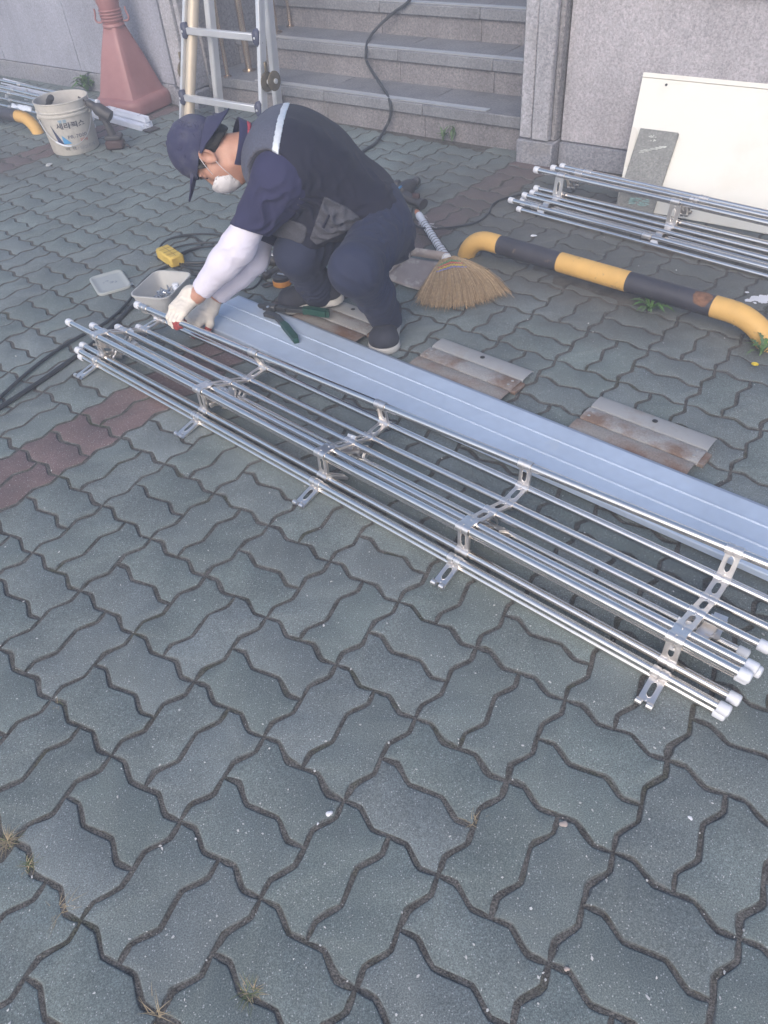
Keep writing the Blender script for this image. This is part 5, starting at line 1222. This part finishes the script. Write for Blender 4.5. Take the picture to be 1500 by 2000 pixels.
# ---- mask with ear loops
Mk = SDF(HC - .17, HC + .17, .003)
Mk.ell(HP(0, .078, -.052), (hs, hn, hu), (.069, .060, .066), .01).cap(HP(0, .120, -.030), HP(0, .108, -.080), .014, .010, .02)
mi_ = SDF(HC - .17, HC + .17, .003); mi_.ell(HP(0, .074, -.050), (hs, hn, hu), (.066, .057, .064), .01).cap(HP(0, .116, -.032), HP(0, .104, -.080), .012, .009, .02)
Mk.half(HP(0, .058, -.06), -hn * .98 + hu * .18); Mk.half(HP(0, .085, -.022), hu * .9 - hn * .25)
Mk.F = np.maximum(Mk.F, -mi_.F - .001); Mk.wrinkle(HP(.03, .09, -.065), hu + hn * .1, .0016, .024, .07)
mk = Mk.mesh("face_mask", maskm, man)
for s_ in (1, -1):
    eo = HP(s_ * .077, -.004, -.004)
    for st_, en_ in ((HP(s_ * .060, .070, -.030), HP(s_ * .0865, .004, .024)), (HP(s_ * .060, .060, -.092), HP(s_ * .0855, .000, -.026))):
        b = MB(); b.tube(smoothpath([st_, mix(st_, en_, .5) + hs * s_ * .010, en_], 6), .0013, 6); b.obj("ear_loop", maskm, mk)
# ---- eyebrow and eye
for s_ in (1, -1):
    b = MB(); b.tube(smoothpath([HP(s_ * .014, .0945, .026), HP(s_ * .030, .0905, .031), HP(s_ * .050, .078, .026)], 5), [.0035] * 5 + [.0042] * 5 + [.002], 8, flat=.6); b.obj("eyebrow", hairm, body)
    b = MB(); b.tube(smoothpath([HP(s_ * .016, .0855, .006), HP(s_ * .030, .0875, .004), HP(s_ * .044, .081, .007)], 5), .0016, 6); b.obj("eyelash", hairm, body)
shrink(body); shrink(capo); shrink(mk)
# ---- trousers
T_ = SDF((-.42, 2.02, .015), (.36, 3.0, .62), .005)
T_.cap(HN + V(.01, .0, -.005), KN, .104, .078, .03).cap(KN, mix(KN, AN, .6), .076, .066, .025).cap(mix(KN, AN, .6), AN + V(0, -.012, -.05), .066, .058, .03)
T_.cap(HF, KF, .100, .080, .03).cap(KF, AF + ZU * -.02, .078, .062, .03)
T_.cap(PC - LATv * .075 + V(.02, .0, -.02), PC + LATv * .075 + V(.02, 0, -.02), .118, .118, .05)
T_.cap(HN + V(.035, .05, -.06), HN + V(.02, .08, -.02), .088, .088, .04).cap(HF + V(.035, 0, -.06), HF + V(.02, 0, -.02), .092, .092, .04)
T_.cap(PC, MC, .125, .11, .04)
kn = KN - HN
shn = unit(AN - KN); thd = unit(KN - HN)
T_.wrinkle(mix(KN, AN, .18) + V(.05, .06, 0), shn + V(.35, .3, 0), 0.0116, .036, .075, .5).wrinkle(mix(KN, HN, .22) + V(.04, .06, -.05), thd + V(.2, 0, .5), 0.0109, .034, .075, 1.9)
T_.wrinkle(mix(HN, KN, .30) + V(0, -.02, .06), thd + V(.5, 0, .5), 0.0087, .050, .10, 1.2).wrinkle(HN + V(-.02, -.05, .05), V(.6, .5, -.6), 0.0109, .040, .10, 2.0)
T_.wrinkle(mix(HN, KN, .65) + V(.02, -.05, .02), thd + V(.4, .1, -.3), 0.0061, .055, .09, 4.0).wrinkle(KN + V(.01, -.04, -.03), V(.7, .2, .7), 0.0049, .045, .07, 3.0)
T_.wrinkle(mix(KN, AN, .55), shn + V(.5, 0, 0), 0.0080, .045, .08, .9).wrinkle(mix(KN, AN, .92), shn + V(.15, .2, 0), 0.0123, .026, .065, .3)
T_.wrinkle(mix(HF, KF, .65), KF - HF, 0.0094, .045, .11, .3).wrinkle(mix(KF, AF, .6), AF - KF + V(.1, 0, 0), 0.0109, .036, .09, 1.1).wrinkle(HN + V(.07, .03, -.06), V(.2, .5, .9), 0.0087, .045, .09, 1.0)
T_.half(AN + V(0, 0, -.062), V(0, .0, -1))
T_.mesh("trousers", navy, man)
# ---- shirt: trunk under the vest, collar, loose short sleeves
hemN = mix(SN, EN_, .80)
S_ = SDF((-.52, 2.28, .18), (.05, 2.95, .78), .0045); hemF = mix(SF, EF, .84); dA = unit(EN_ - SN)
S_.cap(SF, hemF + (EF - SF) * .1, .078, .066, .03).half(hemF, EF - SF)
S_.cap(SN, SF, .076, .076, .04).cap(CC, NB + V(.03, 0, -.01), .10, .072, .04)
sn_ = S_.copy(); sn_.F[:] = .5
sn_.cap(SN + V(.015, .005, -.005), hemN + (EN_ - SN) * .15, .087, .056, .03).cap(SN + V(.05, .03, -.04), mix(SN, EN_, .62) + V(.030, .03, -.01), .076, .046, .04)
sn_.wrinkle(mix(SN, EN_, .30) + V(.02, -.03, 0), dA + V(.9, 0, .5), .0075, .046, .10, .4).wrinkle(mix(SN, EN_, .65) + V(.02, -.02, 0), dA * .6 + V(.8, .2, .1), .0065, .042, .085, 1.4).wrinkle(SN + V(.05, -.05, -.04), V(.8, .2, -.2), .0050, .030, .06, 2.6)
sn_.half(hemN + UP * .012, unit(dA * .55 - UP * .6)); hh_ = np.clip(.5 + .5 * (S_.F - sn_.F) / .02, 0, 1); S_.F = S_.F * (1 - hh_) + sn_.F * hh_ - .02 * hh_ * (1 - hh_)
S_.ell(HP(0, 0, 0) + hu * 0, (hs, hn, hu), (.10, .11, .155), .01, 's')
shirt = S_.mesh("shirt", tee, man)
# ---- white arm sleeves
for nm, (s0, e0, w0) in (("arm_sleeve", (SN, EN_, WN_)), ("arm_sleeve", (SF, EF, WF_))):
    lo = np.minimum(np.minimum(s0, e0), w0) - .12; hi = np.maximum(np.maximum(s0, e0), w0) + .12
    A_ = SDF(lo, hi, .004); A_.cap(mix(s0, e0, .45), e0, .049, .056, .02).cap(e0, mix(e0, w0, .35), .056, .053, .03).cap(mix(e0, w0, .3), w0, .054, .036, .02)
    A_.half(mix(e0, w0, .90), (w0 - e0) + V(0, 0, .02)); A_.half(mix(s0, e0, .42), s0 - e0)
    A_.wrinkle(mix(e0, w0, .84), w0 - e0, .0042, .015, .045, .3).wrinkle(e0 + V(-.01, -.02, 0), (w0 - e0) + V(.3, .2, 0), .0030, .030, .06, 1.0).wrinkle(mix(e0, w0, .62), (w0 - e0) + V(.2, .5, 0), .0026, .026, .05, 2.0).wrinkle(mix(s0, e0, .85), e0 - s0, .0026, .024, .05, .2)
    A_.mesh(nm, white_c, man)
# ---- vest
Vs = SDF((-.42, 2.36, .26), (.36, 2.98, .80), .0045)
for c, hw, r in ((PC + V(.0, 0, .03), .09, .112), (mix(PC, MC, .5), .10, .116), (MC, .10, .128), (mix(MC, CC, .5), .10, .134), (CC + V(.0, 0, -.004), .095, .135)): Vs.cap(c - LATv * hw, c + LATv * hw, r, r, .05)
Vs.cap(SN + V(.035, .035, -.005), SF + V(.03, -.03, -.005), .088, .088, .04).cap(CC, NB + V(.045, 0, -.012), .11, .074, .05)
Vs.cap(AT(560, 418, 2.57), AT(640, 425, 2.50), .070, .080, .05).cap(AT(545, 400, 2.66), AT(640, 420, 2.70), .085, .085, .06).cap(AT(528, 412, 2.60), AT(600, 466, 2.52), .045, .05, .05)   # loose front hanging down to the lap
ah = SN + V(-.035, -.055, -.02)
Vs.ell(ah, (unit(V(1, -.2, .3)), LATv, unit(np.cross(LATv, V(1, -.2, .3)))), (.098, .085, .115), .012, 's')
Vs.ell(HC + hu * .02, (hs, hn, hu), (.10, .12, .17), .012, 's')
Vs.wrinkle(MC + V(.02, -.14, -.05), V(.8, .1, .6), .0070, .055, .12, .5).wrinkle(PC + V(-.05, -.10, .05), V(.3, 0, 1), .0075, .042, .10, 1.2).wrinkle(mix(MC, CC, .4) + V(.03, -.12, .02), V(.6, .2, -.7), .0055, .060, .12, 2.2)
Vs.wrinkle(PC + V(.06, -.06, .05), V(-.2, .3, 1), .0065, .035, .09, .7).wrinkle(mix(PC, MC, .6) + V(.05, -.05, .08), V(.9, 0, -.5), .0045, .070, .13, 3.1).wrinkle(AT(600, 420, 2.47), V(.7, .1, .8), .0075, .045, .10, 1.7).wrinkle(SN + V(.09, -.03, -.05), V(.8, .1, .4), .0060, .035, .08, .9)
Vs.half(PC + V(.06, 0, -.055), V(.45, -.1, -.9))
vest = Vs.mesh("vest", black_c, man)
def skinpatch(name, m, off, planes, parent, balls=(), folds=()):
    q = Vs.copy(); q.F = q.F - off
    for f_ in folds: q.wrinkle(*f_)
    X, Y, Z = q.grid()
    for c, nn in planes:
        nn = unit(nn); q.F = np.maximum(q.F, ((X - c[0]) * nn[0] + (Y - c[1]) * nn[1] + (Z - c[2]) * nn[2]).astype(np.float32))
    for fn in balls: q.F = np.maximum(q.F, fn(X, Y, Z).astype(np.float32))
    return q.mesh(name, m, parent)
c_h, n_h = PC + V(.06, 0, -.055), unit(V(.45, -.1, -.9))
skinpatch("vest_hem", piping, .0030, [(c_h - n_h * .012, -n_h)], vest)
ST0 = AT(548, 250, 2.55)                     # the reflective strip crosses the shoulder blade here
sx = unit(V(.95, .10, -.30) - LATv * 0)
sx = unit(sx - LATv * (sx @ LATv))
skinpatch("yoke", yoke_m, .0022, [(ST0, sx), (V(0, 2.36, .55), V(.25, -1.0, -.55))], vest)
skinpatch("reflective_strip", refl, .0034, [(ST0 + sx * .011, sx), (ST0 - sx * .012, -sx), (SN + V(.03, -.02, .02), V(.1, -.75, -.66))], vest)
axs = (unit(V(1, -.2, .3)), LATv, unit(np.cross(LATv, V(1, -.2, .3))))
def near_armhole(X, Y, Z):
    q0 = 0
    for a, rr in zip(axs, (.098, .085, .115)): q0 = q0 + (((X - ah[0]) * a[0] + (Y - ah[1]) * a[1] + (Z - ah[2]) * a[2]) / rr) ** 2
    return (np.sqrt(q0) - 1.028) * .1
skinpatch("armhole_piping", piping, .003, [], vest, (near_armhole,))
def frame_box(c, ex, ey, hx_, hy_, r, dep=.2):
    ez = np.cross(ex, ey)
    def fn(X, Y, Z):
        u = np.abs((X - c[0]) * ex[0] + (Y - c[1]) * ex[1] + (Z - c[2]) * ex[2]) - hx_ + r; v = np.abs((X - c[0]) * ey[0] + (Y - c[1]) * ey[1] + (Z - c[2]) * ey[2]) - hy_ + r; wz = np.abs((X - c[0]) * ez[0] + (Y - c[1]) * ez[1] + (Z - c[2]) * ez[2]) - dep
        return np.maximum(np.sqrt(np.maximum(u, 0) ** 2 + np.maximum(v, 0) ** 2) + np.minimum(np.maximum(u, v), 0) - r, wz)
    return fn
vd = unit(CAM - AT(640, 430, 2.42))
def scr(dx, dy): return unit(RIGHT * dx - UP * dy)
# pockets: a rounded mesh one on the near front, a larger crumpled grey one toward the side
P1 = AT(560, 448, 2.47); e1 = scr(.96, .30); e1 = unit(e1 - vd * (e1 @ vd)); e2 = np.cross(vd, e1)
skinpatch("pocket", pock, .0045, [], vest, (frame_box(P1, e1, e2, .066, .032, .018, .12),))
poly = [(634, 384), (681, 406), (712, 432), (668, 457), (618, 479), (605, 466)]
pts3 = [AT(x, y, 2.45) for x, y in poly]; cen = sum(pts3) / 6; pls = []
for k in range(6):
    a_, b_ = pts3[k], pts3[(k + 1) % 6]; n_ = unit(np.cross(b_ - a_, unit(cen - CAM))); n_ = -n_ if (cen - a_) @ n_ > 0 else n_; pls.append((a_, n_))
pls.append((cen + vd * -.10, -vd))
skinpatch("pocket", pock, .0075, pls, vest, (), ((cen, V(.6, .1, .9), .0065, .040, .09, .4), (cen + V(.03, 0, 0), V(.9, .1, -.4), .0050, .032, .06, 2.0)))
zc = AT(637, 432, 2.45); ez1 = scr(.45, -.9); ez1 = unit(ez1 - vd * (ez1 @ vd)); ez2 = np.cross(vd, ez1)
skinpatch("pocket_zip", black_c, .0125, [], vest, (frame_box(zc, ez1, ez2, .024, .004, .002, .12),))
b = MB()                                     # collar of the vest: dark, with a red woven strip inside
cN = NB + V(.010, -.004, .010)
ca_ = unit(NB - CC + V(0, 0, .02)); c1 = unit(np.cross(ca_, V(0, 0, 1))); c2 = np.cross(c1, ca_)
P = []
for i in range(22):
    a = -2.3 + 4.6 * i / 21 + math.pi / 2 * 0; row = []
    for j in range(5):
        t = j / 4; r_ = .068 + .008 * t; row.append(cN + ca_ * (.000 + .048 * t) + (c1 * math.sin(a) + c2 * math.cos(a)) * r_ * (1 + .06 * math.cos(a)))
    P.append(row)
b.grid(P); solidify(b.obj("collar", tee, vest), .005)
redw = mat("red_woven_tab", (.34, .045, .07), .8, var=.5, vs=120, bmp=.4, bs=200)
b = MB(); P = []
for i in range(8):
    a = math.pi * (.02 + .24 * i / 7) ; sgn = -1 if c1[1] > 0 else 1
    P.append([cN + ca_ * (.010 + .012 * j) + (c1 * sgn * math.sin(a) + c2 * math.cos(a)) * (.0725 + .0022 * j + .0005) * (1 + .06 * math.cos(a)) for j in range(2)])
b.grid(P); solidify(b.obj("collar_tab", redw, vest), .003)
# ---- shoes
def shoe(toe, heel, lift, tag_):
    toe = np.asarray(toe, float); heel = np.asarray(heel, float); d = unit(toe - heel); l_ = np.cross(ZU, d); u_ = np.cross(d, l_)
    c = (toe + heel) / 2; L_ = np.linalg.norm(toe - heel)
    q = SDF(c - .20, c + .20, .004)
    q.cap(heel + d * .045 + u_ * .045, toe - d * .05 + u_ * .036, .040, .042, .02).cap(heel + d * .05 + u_ * .06, mix(heel, toe, .45) + u_ * .07, .040, .036, .03).cap(toe - d * .06 + u_ * .03 + l_ * .012, toe - d * .06 + u_ * .03 - l_ * .012, .043, .043, .02)
    q.half(c + u_ * .016, -u_); q.wrinkle(toe - d * .09 + u_ * .07, d, .002, .02, .05)
    so_ = q.mesh("shoe", shoe_m, man)
    s2 = SDF(c - .20, c + .20, .004); s2.cap(heel + d * .045, toe - d * .048, .044, .048, .02).cap(toe - d * .06 + l_ * .012, toe - d * .06 - l_ * .012, .046, .046, .02)
    s2.half(c + u_ * .020, u_); s2.half(c - u_ * .004, -u_); s2.mesh("sole", sole_m, so_)
    return so_, d, l_, u_
sn, dN, lN, uN = shoe(V(.045, 2.305, .004), V(.098, 2.572, .004), 0, 0)
sfr, dF, lF, uF = shoe(V(-.335, 2.705, .008), V(-.075, 2.668, .045), 0, 1)
for q in range(4):
    c = V(.045, 2.305, .004) - dN * (.105 + .022 * q) + uN * (.082 + .005 * q); b = MB(); b.tube(smoothpath([c - lN * .028 - uN * .008, c, c + lN * .028 - uN * .008], 4), .003, 8); b.obj("lace", cloth("shoe_lace", (.05, .052, .065)), sn)
# ---- gloves: palm, four curled fingers and a thumb closing on the tube / resting on the panel
def glove(wr, knuck, dirf, lat, up, curl, thumb_side, name_red):
    """knuck: centre of the knuckle row; fingers run along dirf, side by side along lat (index first)"""
    lo = np.minimum(wr, knuck) - .13; hi = np.maximum(wr, knuck) + .13
    g_ = SDF(lo, hi, .003); r_ = SDF(lo, hi, .003)
    pw = knuck - dirf * .075
    cuff0 = mix(wr, pw, .35)
    g_.cap(cuff0, pw, .034, .036, .015)
    for s_ in (-1.5, -.5, .5, 1.5): g_.cap(pw + lat * s_ * .013, knuck + lat * s_ * .0205, .021, .0165, .016)
    tips = []
    for i, s_ in enumerate((-1.5, -.5, .5, 1.5)):
        L_ = (.92, 1.0, .96, .80)[i]; k0 = knuck + lat * s_ * .0205; ang = 0; p0 = k0
        for j, (ln, da) in enumerate(((.042, curl[0]), (.027, curl[1]), (.022, curl[2]))):
            ang += da; d_ = unit(dirf * math.cos(ang) - up * math.sin(ang) - lat * s_ * .05); p1 = p0 + d_ * ln * L_
            g_.cap(p0, p1, .0118 - .0008 * j, .0112 - .0008 * j, .0035)
            if j == 2 or (j == 1 and i > 1): r_.cap(mix(p0, p1, .1), p1 + d_ * .001, .0122, .0118, .004)
            p0 = p1
        tips.append(p0)
    t0 = pw + lat * thumb_side * .020 + dirf * .012; t1 = t0 + unit(dirf * .62 + lat * thumb_side * .55 - up * .5) * .045; t2 = t1 + unit(dirf * .75 - up * .75 - lat * thumb_side * .25) * .034
    g_.cap(t0, t1, .019, .0145, .012).cap(t1, t2, .0142, .0122, .006); r_.cap(mix(t1, t2, .35), t2 + (t2 - t1) * .04, .0136, .0128, .004)
    g_.wrinkle(mix(wr, pw, .3), pw - wr, .0014, .011, .045); g_.wrinkle(knuck - dirf * .03, dirf + lat * .5, .0016, .022, .05, 1)
    hole = SDF(lo, hi, .003)
    go = g_.mesh("glove", glove_m, man); r_.mesh("red_palm_coating", glove_r, go); return go
tubeP = tp('H', -2.205) ; 
fdir = unit(-RY * .92 + V(0, 0, -.12)); lt = unit(RX)
kn_ = tubeP + RY * .026 + ZU * .030 - lt * .004
glove(WN_, kn_, unit(fdir - ZU * .25), lt, unit(ZU + fdir * -.2), (.45, 1.35, 1.15), -1, "near")
fdF = unit(V(-.75, -.62, -.25)); latF = unit(np.cross(fdF, ZU)) 
glove(WF_, WF_ + fdF * .105 + V(0, 0, -.018), fdF, -latF, unit(ZU + fdF * .25), (.5, 1.2, 1.0), 1, "far")
# ================================================================ ADDED AIR VOLUME STANDING IN FOR LENS GLARE
hz = MB(); hz.box((0, 10, .5), (41, 0, 0), (0, 41, 0), (0, 0, 1.55))
hm = bpy.data.materials.new("glare_veil_air"); hm.use_nodes = True; ht = hm.node_tree; ht.nodes.clear()
ho = ht.nodes.new("ShaderNodeOutputMaterial"); hv = ht.nodes.new("ShaderNodeVolumePrincipled"); hv.inputs["Color"].default_value = (.80, .86, 1.0, 1); hv.inputs["Density"].default_value = .035; hv.inputs["Anisotropy"].default_value = 0.0
ht.links.new(hv.outputs[0], ho.inputs["Volume"])
tag(hz.obj("glare_veil", hm, smooth=False), "pale volume added over the yard, imitating lens glare", kind='stuff')
